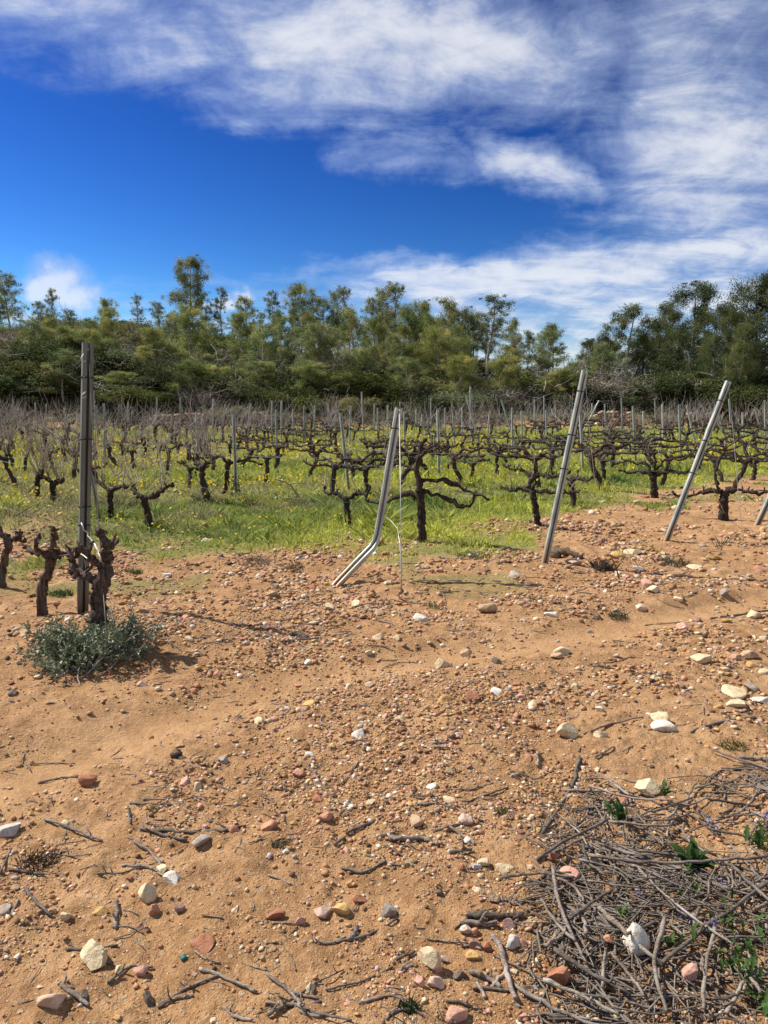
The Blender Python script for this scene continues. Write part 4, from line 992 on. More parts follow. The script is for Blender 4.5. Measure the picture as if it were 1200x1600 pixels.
hero_vine(155, 1003, [(153, 965), (154, 935), (160, 905), (163, 888)], 1.0, [([(158, 909), (142, 905), (124, 900), (111, 892)], .025, .020, .12), ([(157, 888), (147, 876), (136, 864), (130, 854)], .019, .013, -.1), ([(164, 890), (170, 872), (170, 856), (163, 843)], .034, .026, .03), ([(114, 892), (112, 878), (120, 868)], .020, .013, .05)], .044,
          'thick gnarled vine stump rising from the grey green bush by the tall post', 901)
hero_vine(68, 962, [(64, 935), (69, 908), (79, 882), (84, 868)], 1.1, [([(82, 869), (66, 864), (52, 862), (42, 852)], .024, .014, .1), ([(80, 866), (82, 850), (87, 840), (84, 830)], .022, .012, -.1), ([(84, 869), (100, 867), (116, 860), (130, 853)], .024, .013, .12), ([(58, 862), (55, 850), (58, 842)], .015, .009, 0)], .033,
          'twisted dark vine with stubby fingers, second left of the tall post', 902)
hero_vine(1, 918, [(4, 890), (10, 862), (14, 845)], 1.1, [([(14, 845), (24, 842), (38, 846)], .020, .013, .1), ([(14, 845), (6, 838), (-8, 834)], .026, .018, 0), ([(24, 842), (32, 832)], .018, .012, .1)], .027, 'thin leaning vine cut by the left picture edge beside the twisted one', 903)
vine_xy = [(*G(155, 1003)[:2],), (*G(68, 962)[:2],), (*G(1, 918)[:2],)]
D = .35
hero_vine(660, 847, [(659, 815), (658, 785), (655, 765)], 1.15, [([(656, 768), (652, 735), (654, 708), (661, 690)], .036, .022, .05), ([(656, 774), (634, 768), (610, 781), (592, 789), (578, 784)], .030, .015, D), ([(660, 768), (690, 774), (712, 786), (735, 794), (742, 780)], .030, .015, -D), ([(658, 752), (690, 748), (722, 763), (760, 778)], .028, .014, -D), ([(653, 738), (640, 728), (618, 724), (602, 716)], .022, .012, D), ([(656, 712), (668, 704), (684, 700)], .020, .011, -.2)], .044,
          'big many armed vine just right of the bent post', 911, (10, .22), .75)
hero_vine(1130, 814, [(1131, 790), (1132, 766)], 1.1, [([(1130, 768), (1100, 768), (1076, 776), (1055, 773)], .036, .017, D), ([(1134, 766), (1160, 767), (1186, 773), (1208, 768)], .034, .017, -D), ([(1124, 765), (1116, 740), (1124, 718), (1136, 702)], .026, .014, .2)], .055, 'stout vine with long level arms between the two right hand leaning posts', 912, (6, .2), .7)
hero_vine(1023, 778, [(1022, 760), (1021, 742)], 1.2, [([(1020, 742), (1002, 735), (986, 739), (968, 735)], .036, .016, D), ([(1025, 742), (1045, 735), (1066, 741), (1082, 734)], .036, .016, -D), ([(1018, 738), (1006, 722), (990, 724), (972, 717)], .028, .014, D), ([(1026, 734), (1040, 717), (1060, 719), (1079, 711)], .028, .014, -D), ([(1022, 738), (1024, 720), (1020, 704)], .026, .016, 0)], .055, 'broad many armed vine on bare soil left of the second straight leaning post', 913, (8, .25), .7)
hero_vine(545, 825, [(543, 800), (541, 778)], 1.1, [([(540, 780), (526, 770), (511, 772), (507, 763)], .028, .016, D), ([(544, 778), (560, 770), (572, 776), (578, 765)], .028, .016, -D)], .036, 'two armed vine just left of the bent post', 914, (6, .3), .7)
hero_vine(842, 821, [(837, 795), (832, 768)], 1.1, [([(831, 768), (816, 762), (798, 767), (786, 762)], .028, .014, D), ([(835, 767), (856, 768), (880, 771), (905, 767)], .028, .014, -D), ([(832, 766), (838, 745), (834, 728)], .022, .012, 0)], .038, 'two armed vine left of the first straight leaning post', 915, (6, .25), .7)
hero_vine(237, 830, [(231, 805), (225, 778)], 1.15, [([(224, 778), (212, 770), (206, 762), (210, 755)], .032, .018, D), ([(228, 777), (244, 773), (256, 765), (268, 757)], .032, .018, -D)], .038, 'leaning vine with bare canes at the front of the grass, right of the tall post', 916, (18, .75), .7)
hero_vine(174, 810, [(173, 790), (172, 768)], 1.15, [([(172, 768), (160, 757), (146, 746)], .032, .018, D), ([(175, 766), (188, 759), (199, 762)], .032, .018, -D)], .036, 'straight trunked vine with canes just right of the tall post', 917, (17, .8), .7)
hero_vine(83, 784, [(83, 768), (83, 753)], 1.2, [([(82, 753), (68, 745), (60, 748)], .034, .020, D), ([(86, 753), (98, 752)], .034, .024, -.2)], .042, 'unpruned vine with a fan of upright canes, left of the tall post', 918, (30, .95), .7)
for q_ in ((660, 846), (1130, 813), (1022, 777), (545, 824), (840, 820), (235, 829), (174, 809), (83, 783)): vine_xy.append(tuple(G(*q_)[:2]))
HAND = [(895, 794, 'two', 4, .95, 'vine right behind the first straight leaning post'), (58, 778, 'cane', 3, .9, 'unpruned vine second left of the tall post in the grass'), (24, 764, 'cane', 4, .95, 'unpruned vine near the left edge in the grass'), (350, 772, 'two', 5, .95, 'short vine beside an ivy footed metal post in the grass'),
        (297, 765, 'two', 0, .9, 'small vine in yellow flowers behind the leaning caned vine'), (415, 756, 'two', 1, .95, 'upright vine behind the fallen pale branch'), (518, 772, 'many', 2, .9, 'vine behind the two armed vine left of the bent post'), (575, 776, 'many', 3, .9, 'vine seen right behind the bent post'),
        (128, 790, 'cane', 0, .8, 'small vine half hidden behind the tall post'), (720, 760, 'many', 0, .95, 'many armed vine behind the big one at the bent post'), (775, 745, 'many', 4, .95, 'many armed vine in yellow grass, third behind the bent post'), (955, 735, 'many', 2, 1.0, 'spreading vine between the two straight leaning posts, far back'),
        (1090, 735, 'many', 1, 1.0, 'spreading vine right of the second straight leaning post'), (1175, 750, 'two', 3, 1.05, 'vine at the right picture edge beyond the long armed one')]
for px, py, st, v, sc, lab in HAND:
    p = G(px, py); r = place_vine(VINES[st][v % len(VINES[st])], p[0], p[1], ROW + math.pi + random.uniform(-.25, .25) - .55 * (st == 'many') * 0 , sc, random.uniform(.95, 1.4)); tag(r, lab, 'grapevine', GV); vine_xy.append((p[0], p[1]))
spots = []
for k_ in range(0, 34):
    bx, by = 0 + (k_ - 1) * 1.66, 6.6 + (k_ - 1) * 1.14; row = []
    for i in range(0, 44):
        x = bx - .70 * (1.42 * i + .9) + random.gauss(0, .08); y = by + .714 * (1.42 * i + .9) + random.gauss(0, .10)
        if y < 12.2 or y > 42.3 or abs(x) > .545 * y + .3: continue
        if any((x - a) ** 2 + (y - b_) ** 2 < 1.1 ** 2 for a, b_ in vine_xy): continue
        row.append((x, y))
    spots.append((k_, row))
tot = sum(len(r) for _, r in spots); drop = max(0.06, 1 - 270 / tot)
DESC = {'two': 'pruned two armed vine', 'many': 'pruned many armed vine', 'cane': 'unpruned vine with upright canes', 'tangle': 'unpruned vine with tangled canes'}
for k_, row in spots:
    vis = 0
    for x, y in row:
        if random.random() < drop + .16 * (y > 34): continue
        px = 600 + FOC * x / (y * math.cos(PITCH)); caned = px < 330 + 60 * random.gauss(0, 1) and y < 28
        if y > 27 + random.gauss(0, 2.5) : st = random.choice(['tangle', 'tangle', 'cane', 'tangle', 'many'])
        elif caned: st = random.choice(['cane', 'cane', 'tangle', 'two'])
        else: st = random.choice(['two', 'many', 'many', 'two', 'two'])
        r = place_vine(random.choice(VINES[st]), x, y, ROW + (0 if random.random() < .5 else math.pi) + random.uniform(-.25, .25), random.uniform(.85, 1.15), random.uniform(.9, 1.45))
        tag(r, f'{DESC[st]}, {nth(vis)} from the near end of the {nth(k_)} row', 'grapevine', GV); vis += 1

# ------------------------------------------------------------------ metal posts
def c_section(w=.0275, d=.021, a=.007, t=.0035):
    return [(-a, -d), (-w, -d), (-w, d), (w, d), (w, -d), (a, -d), (a, -d + t), (w - t, -d + t), (w - t, d - t), (-w + t, d - t), (-w + t, -d + t), (-a, -d + t)]
def frame(t, face):
    t = np.asarray(t, float); t /= np.linalg.norm(t); f = np.asarray(face, float); f = f - t * np.dot(f, t); f /= np.linalg.norm(f)
    return np.cross(t, -f) * -1, -f      # u across, v away from the face
def post_channel(pts, face, scale=1.0, face_end=None):
    mb = MB(); pts = np.asarray(pts, float); tg = np.gradient(pts, axis=0); sec = np.array(c_section()) * scale
    U, Vv = zip(*[frame(t, np.asarray(face) if face_end is None else np.asarray(face_end) * (1 - i / (len(pts) - 1)) + np.asarray(face) * i / (len(pts) - 1)) for i, t in enumerate(tg)])
    mb.sweep(sec, pts, U, Vv)
    # holes punched along the back are too fine here; close the ends with a thin rim
    return mb, U, Vv
def band(p, u, v, w=.034, d=.028, r=.0045, tail=True):
    mb = MB(); c = [(-w, -d), (w, -d), (w, d), (-w, d), (-w, -d)]
    mb.tube([p + u * a + v * b_ for a, b_ in c], r, 6)
    if tail: mb.tube([p - u * w - v * d, p - u * (w + .018) - v * (d + .004)], [r, r * .7], 5)
    return mb
def post(name_label, base, top, face, bands=(), scale=1.0, pts=None, tint=1.0, cat='vine post', group='metal posts of the vineyard', face_end=None):
    base, top = np.asarray(base, float), np.asarray(top, float)
    root = empty('metal_post', base); root.name = 'metal_post'
    pl_ = np.array([base, top]) if pts is None else np.asarray(pts, float)
    if pts is None:
        ax = (top - base) / np.linalg.norm(top - base); pl_ = np.array([base - ax * .12, base + (top - base) * .33, base + (top - base) * .66, top])
    mb, U, Vv = post_channel(pl_ - base, face, scale, face_end); o = mb.build('channel', M['metal'], root); o.color = (tint, tint, tint * 1.0, 1)
    d = np.r_[0, np.cumsum(np.linalg.norm(np.diff(pl_, axis=0), axis=1))]
    for f in bands:
        s_ = f * d[-1]; p = np.array([np.interp(s_, d, pl_[:, c]) for c in range(3)]) - base; i = min(len(U) - 1, int(np.searchsorted(d, s_)))
        band(p, U[i], Vv[i], .0285 * scale + .004, .021 * scale + .004).build('clip', M['black'], root)
    tag(root, name_label, cat, group); return root
# tall upright post on the left
b0 = G(129, 957); t0 = P(137.5, 536, b0[1] + .02)
pt = post('tall upright grey metal post standing in the grey green bush', b0, t0, (.75, -1, 0), bands=(.375, .44, .675, .885), scale=1.3, tint=.36)
for q0, q1 in (((131, 553), (128, 566)), ((134, 612), (129, 622))):
    mb = MB(); a, c = P(*q0, b0[1] - .05) - b0, P(*q1, b0[1] - .06) - b0; mb.tube([a, (a + c) / 2 + [-.012, -.01, 0], c, c + [.03, -.01, .01]], .003, 5); mb.build('wire_tie', M['wire'], pt)
# bent post, buckled near the ground
f0 = G(527, 914); Yb = f0[1]
kn = [f0 + [-.05, -.03, -.05], f0 + [.0, .0, .012], P(556, 882, Yb + .16), P(581, 856, Yb + .31), P(587, 846, Yb + .33), P(590, 834, Yb + .34), P(599, 783, Yb + .38), P(610, 715, Yb + .43), P(623, 638, Yb + .5)]
pb = post('bent metal post buckled near its foot and leaning right', f0, kn[-1], (.15, -1, .1), bands=(.90,), scale=1.15, pts=kn, tint=1.15, face_end=(-.25, -.75, .75))
mb = MB(); a = kn[-1] - f0; mb.tube([a + [.012, -.02, -.06], a + [.012, -.02, .055]], .005, 5); mb.build('top_pin', M['dark_wire'], pb)
b2 = G(851, 880); pp2 = post('first straight leaning metal post, right of the bent one', b2, P(914, 579, b2[1] + .12), (.1, -1, 0), bands=(.525, .69, .90), scale=1.0, tint=1.05)
b3 = G(1041, 849); pp3 = post('second straight leaning metal post, further right', b3, P(1138, 596, b3[1] + .15), (.1, -1, 0), bands=(.46, .65, .885), scale=1.08, tint=1.05)
b4 = G(1183, 822); pp4 = post('leaning metal post whose upper half is cut by the right picture edge', b4, P(1290, 585, b4[1] + .15), (.1, -1, 0), bands=(.5,), scale=1.2, tint=1.0)
b1 = G(156, 812); post('thin strut leaning behind the tall upright post', b1, P(143, 742, b1[1] - .1), (.3, -1, 0), scale=.8, tint=.7)
# posts standing in the rows: px foot, py foot, px top, py top
INROW = [(369, 777, 365, 647), (310, 738, 307, 643), (165, 733, 162, 630), (433, 712, 431, 640), (545, 765, 532, 645), (686, 750, 684, 640), (801, 715, 800, 637), (911, 738, 906, 640), (993, 720, 989, 634), (1064, 720, 1061, 632), (711, 700, 707, 640), (633, 708, 631, 642), (855, 700, 853, 641), (752, 705, 728, 617)]
for i, (fx, fy, tx, ty) in enumerate(sorted(INROW)):
    b_ = G(fx, fy); r = post(f'slim grey metal post among the vines, {nth(i)} from the left of the nearer ones', b_, P(tx, ty, b_[1]), (.4, -1, 0), scale=.95, tint=random.uniform(.8, 1.15))
    if (fx, fy) == (369, 777):
        r['label'] = 'slim metal post with ivy round its foot, among the left vines'
        g = np.random.default_rng(5); n = 260; pos = np.stack([g.normal(0, .05, n), g.normal(0, .05, n), .38 * g.random(n) ** 1.5], 1)
        V, Q = leaf_quads(pos, .035 * g.uniform(.6, 1.3, n), g, 1.3); o = link('ivy', mesh_np('ivy', V, [Q], M['leaves'], np.repeat(np.array([[.045, .065, .03]]) * g.uniform(.6, 1.5, (n, 1)), 4, 0)), r); tag(o, kind='stuff')
FARP = [(20, 617), (36, 636), (72, 631), (100, 640), (128, 628), (245, 627), (282, 629), (268, 640), (333, 627), (352, 632), (440, 622), (475, 628), (510, 631), (565, 621), (606, 632), (673, 624), (735, 615), (783, 630), (835, 622), (868, 632), (925, 628), (945, 635), (971, 629), (1023, 633), (1073, 631), (1050, 642), (1139, 628), (1195, 630), (590, 640), (416, 640), (660, 640), (1108, 640), (200, 636), (55, 642), (150, 640), (232, 644), (318, 642), (392, 634), (425, 628), (458, 640), (492, 638), (548, 636), (585, 628), (650, 634), (695, 628), (722, 640), (765, 636), (815, 634), (850, 628), (895, 640), (936, 628), (1005, 640), (1035, 630), (1090, 634), (1122, 640), (1160, 634), (1180, 642)]
for i, (tx, ty) in enumerate(sorted(FARP)):
    Y = random.uniform(27, 41); lean = random.choice([0, 0, random.gauss(0, 4), random.gauss(0, 12)]); ty += int(random.gauss(-3, 6)); px = tx + lean
    x = (px - 600) / FOC * Y; b_ = np.array([x, Y, Hf(x, Y)]); t_ = P(tx, ty, Y)
    mb = MB(); w = .045; 
    root = post(f'distant thin metal post at the back of the vines, {nth(i)} from the left', b_, t_, (.4, -1, 0), scale=1.0, tint=random.uniform(.85, 1.3))

# ------------------------------------------------------------------ wires and the hook
def wire(name, pts, r, mat, label, cat, parts=None):
    pts = [np.asarray(p, float) for p in pts]; mb = MB(); mb.tube(pts, r, 5); o = mb.build(name, mat, None, smooth=True); tag(o, label, cat, 'wires of the vine trellis'); return o
def sag(a, b_, n, s_):
    a, b_ = np.asarray(a, float), np.asarray(b_, float); t = np.linspace(0, 1, n)[:, None]; q = a + (b_ - a) * t; q[:, 2] -= (4 * s_ * t * (1 - t))[:, 0]; return q
hk = G(628, 935); Yh = hk[1]
wire('guy_wire', [P(624, 640, Yb + .48), hk + [.0, 0, .03]], .0035, M['wire'], 'taut guy wire from the bent post top down to the rusty hook', 'wire')
wire('guy_wire', [P(601, 806, Yb + .36), P(612, 815, Yb + .2), P(621, 826, Yb + .1), P(625, 850, Yh), P(627, 900, Yh), hk + [-.01, 0, .05]], .0032, M['wire'], 'slack second wire curving from the middle of the bent post to the hook', 'wire')
mb = MB(); e = G(641, 947); mb.tube([hk + [-.01, 0, .09], hk + [.012, 0, .06], hk + [-.03, -.01, .03], hk + [-.02, -.03, .012], (hk + e) / 2 + [.01, 0, .012], e + [0, 0, .008], e + [.03, -.05, -.03]], .008, 7)
tag(mb.build('rusty_hook', M['rust'], smooth=True), 'rusty iron hook curling out of the soil under the bent post', 'anchor hook')
wire('guy_wire', [P(915, 600, b2[1] + .1), P(918, 640, b2[1] + .06), P(926, 720, b2[1] + .2), G(933, 792)], .003, M['wire'], 'loose wire hanging from the top of the first straight leaning post', 'wire')
wire('guy_wire', [P(879, 744, b2[1] + .05), G(934, 795)], .0032, M['wire'], 'short wire running down right from the first straight leaning post', 'wire')
wire('guy_wire', [P(1139, 612, b3[1] + .12), P(1146, 680, b3[1] + .1), P(1154, 780, b3[1]), G(1163, 853)], .003, M['wire'], 'loose wire hanging from the top of the second straight leaning post', 'wire')
wire('guy_wire', [P(1094, 726, b3[1] + .07), P(1118, 772, b3[1] + .3), G(1136, 808)], .0032, M['wire'], 'short wire running down right from the second straight leaning post', 'wire')
an = G(174, 1052)
wire('guy_wire', [P(138, 545, b0[1]), P(146, 690, b0[1] - .1), P(157, 870, b0[1] - .3), P(163, 945, an[1] + .12), an + [-.02, .02, .06]], .003, M['dark_wire'], 'guy wire from the tall upright post down past the vine stump', 'wire')
wire('guy_wire', [P(140, 560, b0[1] + .05), P(147, 700, b0[1]), P(152, 790, b0[1] + .1), P(160, 880, b0[1] - .2)], .003, M['dark_wire'], 'second dull wire hanging close behind the tall post guy wire', 'wire')
mb = MB(); mb.tube([an + [-.022, .02, .075], an + [0, -.01, .0], an + [.01, -.03, -.04]], [.010, .013, .008], 7); tag(mb.build('anchor_tip', M['red_cap'], smooth=True), 'faded red anchor tip where the guy wire enters the soil', 'anchor')
q = [P(127, 817, b0[1] - .05), P(136, 835, b0[1] - .08), P(147, 850, b0[1] - .15), P(157, 866, b0[1] - .25), P(160, 880, b0[1] - .28)]
mb = MB(); qq = gnarl(q, 16, np.random.default_rng(3), .004); mb.tube(qq, .0045, 5); mb.tube(qq + np.array([.006, -.004, .004]) * np.sin(np.arange(16) * 1.6)[:, None], .0035, 5)
tag(mb.build('tie_wire', M['wire'], smooth=True), 'bright twisted tie wire from the tall post to the vine stump', 'wire', 'wires of the vine trellis')
wire('tie_wire', [P(92, 868, b0[1]), P(110, 866, b0[1] - .1), P(128, 866, b0[1] - .1), P(143, 878, b0[1] - .2), P(158, 884, b0[1] - .3)], .0045, M['wire'], 'bright tie wire joining the twisted vine and the stump', 'wire')
for k_ in range(0, 9):
    bx, by = [(-2.35, 5.58), (.05, 6.75), (1.65, 7.5), (3.4, 8.65), (5.1, 9.95), (6.6, 11.1), (8.3, 12.3), (10, 13.4), (11.6, 14.6)][k_]
    L = 24
    for hz, nm in ((.62, 'lower'), (1.05, 'upper')):
        pts = [np.array([bx - .70 * s_, by + .714 * s_, Hf(bx - .70 * s_, by + .714 * s_) + hz + .03 * math.sin(s_ * 1.3 + k_)]) for s_ in np.linspace(0.1, L, 14)]
        wire('trellis_wire', pts, .0018, M['dark_wire'], f'thin {nm} trellis wire strung along the {nth(k_)} vine row', 'wire')

# ------------------------------------------------------------------ cuttings: the heap and strays
def cutting(pts, r, seed, fork=None):
    g = np.random.default_rng(seed); pts = np.asarray(pts, float); c = pts.mean(0); n = max(7, len(pts) * 4)
    q = gnarl(pts - c, n, g, r * .28); rr = np.linspace(r * 1.05, r * .8, n) * (1 + .05 * g.normal(size=n)); rr[g.integers(1, n - 1, 2)] *= 1.22
    mb = MB(); mb.tube(q, rr, 7, rough=.03, rg=g)
    for _ in range(int(g.integers(0, 3))):
        i = int(g.integers(1, n - 1)); spur(mb, q[i], g, .5, .02 + 2 * r, r * .55)
    if fork is not None: mb.tube(gnarl(np.asarray(fork, float) - c, 7, g, r * .25), np.linspace(r * .8, r * .5, 7), 6, rough=.05, rg=g)
    o = link('vine_cutting', mb.mesh('vine_cutting', M['stick'], smooth=True)); o.location = c
    k_ = random.uniform(.55, 1.5); o.color = (k_ * random.uniform(.96, 1.06), k_, k_ * random.uniform(.94, 1.05), 1); return o
CUT = 'cut vine canes on the ground'
def on_ground(pxs, r, dz=0.0): return [G(*p) + [0, 0, r * .75 + dz] for p in pxs]
STR = [([(238, 1300), (300, 1303), (345, 1301), (385, 1292)], .010, 'long dark cutting lying level, left of the plump salmon stone'), ([(219, 1294), (250, 1306), (292, 1316)], .009, 'dark cutting crossing the left end of the long level one'),
 ([(70, 1282), (110, 1296), (160, 1316)], .007, 'long pale straight cutting slanting down right, left part of the soil'), ([(209, 1316), (235, 1333), (258, 1362)], .0075, 'pale bent cutting pointing at the flat white stone'), ([(203, 1257), (268, 1260)], .007, 'level brown cutting with a second one beneath its left end'),
 ([(200, 1262), (203, 1288)], .006, 'short cutting standing below the level brown one'), ([(15, 1361), (70, 1369)], .008, 'thick pale cutting by dark weed debris at the left'), ([(40, 1392), (58, 1415), (82, 1434)], .008, 'forked grey cutting at the left, open end upward'), ([(182, 1412), (181, 1452)], .010, 'short thick upright lying cutting left of the sharp cream rock'),
 ([(0, 1366), (8, 1350), (18, 1328)], .006, 'cutting leaning at the left picture edge'), ([(95, 1542), (120, 1560), (140, 1575)], .009, 'peeling cutting left of the dark charcoal pebble'), ([(540, 1304), (570, 1292), (600, 1280)], .008, 'dark branched cutting left of the tan brown block'), ([(522, 1322), (538, 1312)], .010, 'short stub at the lower end of the dark branched cutting'),
 ([(608, 1313), (640, 1313), (665, 1313), (684, 1323)], .014, 'thick knotted cutting under the tan brown block'), ([(588, 1312), (618, 1302)], .009, 'dark cutting end left of the thick knotted one'), ([(600, 1322), (632, 1340), (645, 1356)], .006, 'pale thin cutting under the thick knotted one'), ([(573, 1338), (605, 1352), (640, 1355)], .005, 'thin pale sliver beside the white pebble cluster'),
 ([(730, 1432), (775, 1436), (820, 1434)], .014, 'upper of two thick straight cuttings above the white cube'), ([(722, 1445), (775, 1448)], .012, 'lower of two thick straight cuttings above the white cube'), ([(768, 1464), (785, 1490), (792, 1530), (807, 1566)], .012, 'long forked grey cutting standing out right of the ochre pebble', [(790, 1522), (778, 1534), (770, 1545)]),
 ([(734, 1520), (760, 1534), (784, 1546)], .011, 'cutting meeting the forked one from the left'), ([(745, 1538), (758, 1562)], .007, 'short cutting below the dark wedge stone'), ([(905, 1184), (898, 1225), (880, 1255), (846, 1305)], .011, 'long dark curved cutting lying apart, above the heap'), ([(839, 1178), (840, 1202)], .011, 'short thick cutting standing alone above the heap'),
 ([(696, 1291), (720, 1306), (742, 1322)], .009, 'grey cutting ending at the white pebble'), ([(702, 1334), (738, 1330)], .009, 'level cutting below the grey one at the white pebble'), ([(547, 1472), (560, 1452)], .011, 'short slanting cutting below the bright ochre nugget'), ([(620, 1502), (648, 1490)], .007, 'upper of two parallel twigs left of the large cream stone'), ([(624, 1520), (650, 1508)], .007, 'lower of two parallel twigs left of the large cream stone'),
 ([(418, 1590), (455, 1566)], .008, 'pale cutting at the lower edge, left of centre'), ([(452, 1552), (476, 1582)], .008, 'dark cutting crossing the pale one at the lower edge'), ([(560, 1192), (545, 1215), (530, 1228)], .006, 'thin cutting in mid ground pointing down left'), ([(478, 1195), (500, 1222)], .006, 'pale split twig in mid ground'), ([(660, 1168), (720, 1171)], .007, 'straight dark twig above the pale rounded area'),
 ([(640, 1245), (690, 1247)], .006, 'long thin dark twig in mid ground'), ([(400, 965), (440, 968), (478, 960)], .007, 'dark twig among litter beyond the lane'), ([(500, 998), (440, 1003)], .008, 'dark level twig on the lane edge'), ([(585, 970), (610, 974), (618, 985)], .008, 'curled dark twig near the square cream stone'), ([(515, 958), (560, 948), (610, 945)], .009, 'long dark twig left of the rusty hook'),
 ([(575, 905), (592, 898)], .008, 'short stub behind the bent post foot'), ([(610, 913), (668, 908)], .007, 'straight twig passing under the guy wires'), ([(655, 928), (735, 922)], .008, 'level twig right of the rusty hook'), ([(1080, 1146), (1115, 1132), (1180, 1124)], .012, 'long dark branch above the heap, right of the white faceted rock'), ([(1105, 1118), (1170, 1113)], .008, 'thin branch behind the long dark branch on the right'),
 ([(1155, 1184), (1202, 1192)], .011, 'thick pale cutting at the right picture edge'), ([(1145, 1204), (1202, 1200)], .010, 'grey cutting under the thick pale one at the right edge'), ([(1110, 968), (1150, 963), (1202, 955)], .012, 'thin dark twigs behind the cream block by the right edge'), ([(1030, 925), (1062, 935), (1085, 930)], .007, 'curved twig right of the smooth cream stone'), ([(912, 1148), (955, 1132), (1005, 1122)], .008, 'long twig left of the white faceted rock'),
 ([(842, 1300), (870, 1268)], .006, 'dark stub at the lower end of the long curved cutting'), ([(660, 1060), (700, 1052)], .006, 'twig beside the cream wedge by the lane'), ([(930, 1185), (960, 1168)], .006, 'slanting twig above the long curved cutting'), ([(270, 1012), (262, 1000), (258, 985)], .006, 'thin curved twig right of the bush hollow')]
random.seed(404)
for i, s_ in enumerate(STR):
    pxs, r, lab = s_[0], s_[1], s_[2]; r *= .66
    o = cutting(on_ground(pxs, r, .003), r, 600 + i, on_ground(s_[3], r) if len(s_) > 3 else None); tag(o, lab, 'cut cane', CUT)
# stray cuttings placed loosely
items = []
marks = landmarks + [('the long level cutting', *G(310, 1300)[:2]), ('the forked grey cutting', *G(790, 1520)[:2]), ('the thick knotted cutting', *G(645, 1313)[:2]), ('the long curved cutting', *G(885, 1240)[:2])]
def size_word(L): return 'long' if L > .30 else 'short' if L < .14 else 'middling'
for i in range(72):
    px, py = (random.uniform(0, 900), random.uniform(1150, 1590)) if i < 46 else (random.uniform(380, 640), random.uniform(895, 1010)) if i < 60 else (random.uniform(500, 1190), random.uniform(900, 1180))
    p = G(px, py); L = random.uniform(.06, .22) * (1 if py > 1150 else 1.6); a = random.uniform(-.7, .7) + (math.pi / 2 if random.random() < .15 else 0); r = random.uniform(.0022, .0048)
    d = np.array([math.cos(a), math.sin(a), 0]); side = np.array([-d[1], d[0], 0]) * random.gauss(0, .12) * L
    pts = []
    for t_ in (-.5, 0, .5):
        q = p + d * L * t_ + side * (1 if t_ == 0 else 0); q[2] = Hf(q[0], q[1]) + r * .8 + .002; pts.append(q)
    o = cutting(pts, r, 800 + i); tag(o, None, 'cut cane', CUT); items.append((o, f'{size_word(L)} {"thick" if r > .0036 else "thin"} stray cutting', p[0], p[1]))
relate(items, marks)
# the heap
HEAPPX = [(835, 1600), (850, 1490), (845, 1380), (880, 1300), (930, 1250), (1010, 1225), (1110, 1215), (1230, 1200), (1240, 1620)]
HE = np.array([G(*p)[:2] for p in HEAPPX]); 
def in_heap(x, y):
    c = False; j = len(HE) - 1
    for i in range(len(HE)):
        if (HE[i][1] > y) != (HE[j][1] > y) and x < (HE[j][0] - HE[i][0]) * (y - HE[i][1]) / (HE[j][1] - HE[i][1]) + HE[i][0]: c = not c
        j = i
    return c
hc = HE.mean(0)
def pile_h(x, y): return .055 * math.exp(-((x - 1.05) / .42) ** 2 - ((y - 2.15) / .55) ** 2)
HS = [([(862, 1370), (868, 1410), (885, 1462), (916, 1525)], .010), ([(865, 1498), (905, 1530), (985, 1572)], .011), ([(1037, 1462), (1018, 1530), (1040, 1602)], .011), ([(1030, 1532), (1100, 1480), (1204, 1402)], .011), ([(848, 1546), (905, 1570), (965, 1604)], .010),
      ([(918, 1355), (985, 1370), (1060, 1378), (1200, 1362)], .010), ([(840, 1356), (880, 1330), (950, 1298)], .010), ([(935, 1440), (985, 1490), (1030, 1530)], .013), ([(845, 1420), (870, 1460), (900, 1488)], .009), ([(910, 1335), (915, 1365), (945, 1388)], .008), ([(890, 1452), (930, 1425), (955, 1412)], .009), ([(868, 1388), (895, 1400), (912, 1425)], .008),
      ([(955, 1508), (985, 1545), (1005, 1575)], .009), ([(940, 1560), (945, 1500)], .008), ([(950, 1300), (1010, 1310), (1050, 1312)], .008), ([(1020, 1285), (1080, 1262)], .008), ([(920, 1240), (985, 1262), (1050, 1265)], .008), ([(990, 1400), (1060, 1395)], .007), ([(1140, 1380), (1180, 1420), (1204, 1440)], .010), ([(1115, 1480), (1100, 1540), (1096, 1600)], .010)]
smarks = [('the pitted cream stone', *G(1011, 1252)[:2]), ('the big white rock', *G(996, 1500)[:2]), ('the pink flat topped stone', *G(1076, 1546)[:2]), ('the lumpy pink stone', *G(890, 1383)[:2]), ('the big rust red block', *G(874, 1551)[:2]),
          ('the large green rosette', *G(1085, 1365)[:2]), ('the small green rosette', *G(960, 1285)[:2]), ('the leafy thistle patch', *G(1150, 1490)[:2])]
items = []
for i, (pxs, r) in enumerate(HS):
    pts = [G(*p) for p in pxs]; pts = [p + [0, 0, pile_h(p[0], p[1]) * .8 + .016 + r] for p in pts]
    o = cutting(pts, r * .55, 1000 + i); tag(o, None, 'cut cane', CUT); c = np.mean(pts, 0); L = np.linalg.norm(pts[-1] - pts[0]); items.append((o, f'{size_word(L)} {"bent" if len(pxs) > 2 else "straight"} topmost cutting', c[0], c[1]))
n_ = 0
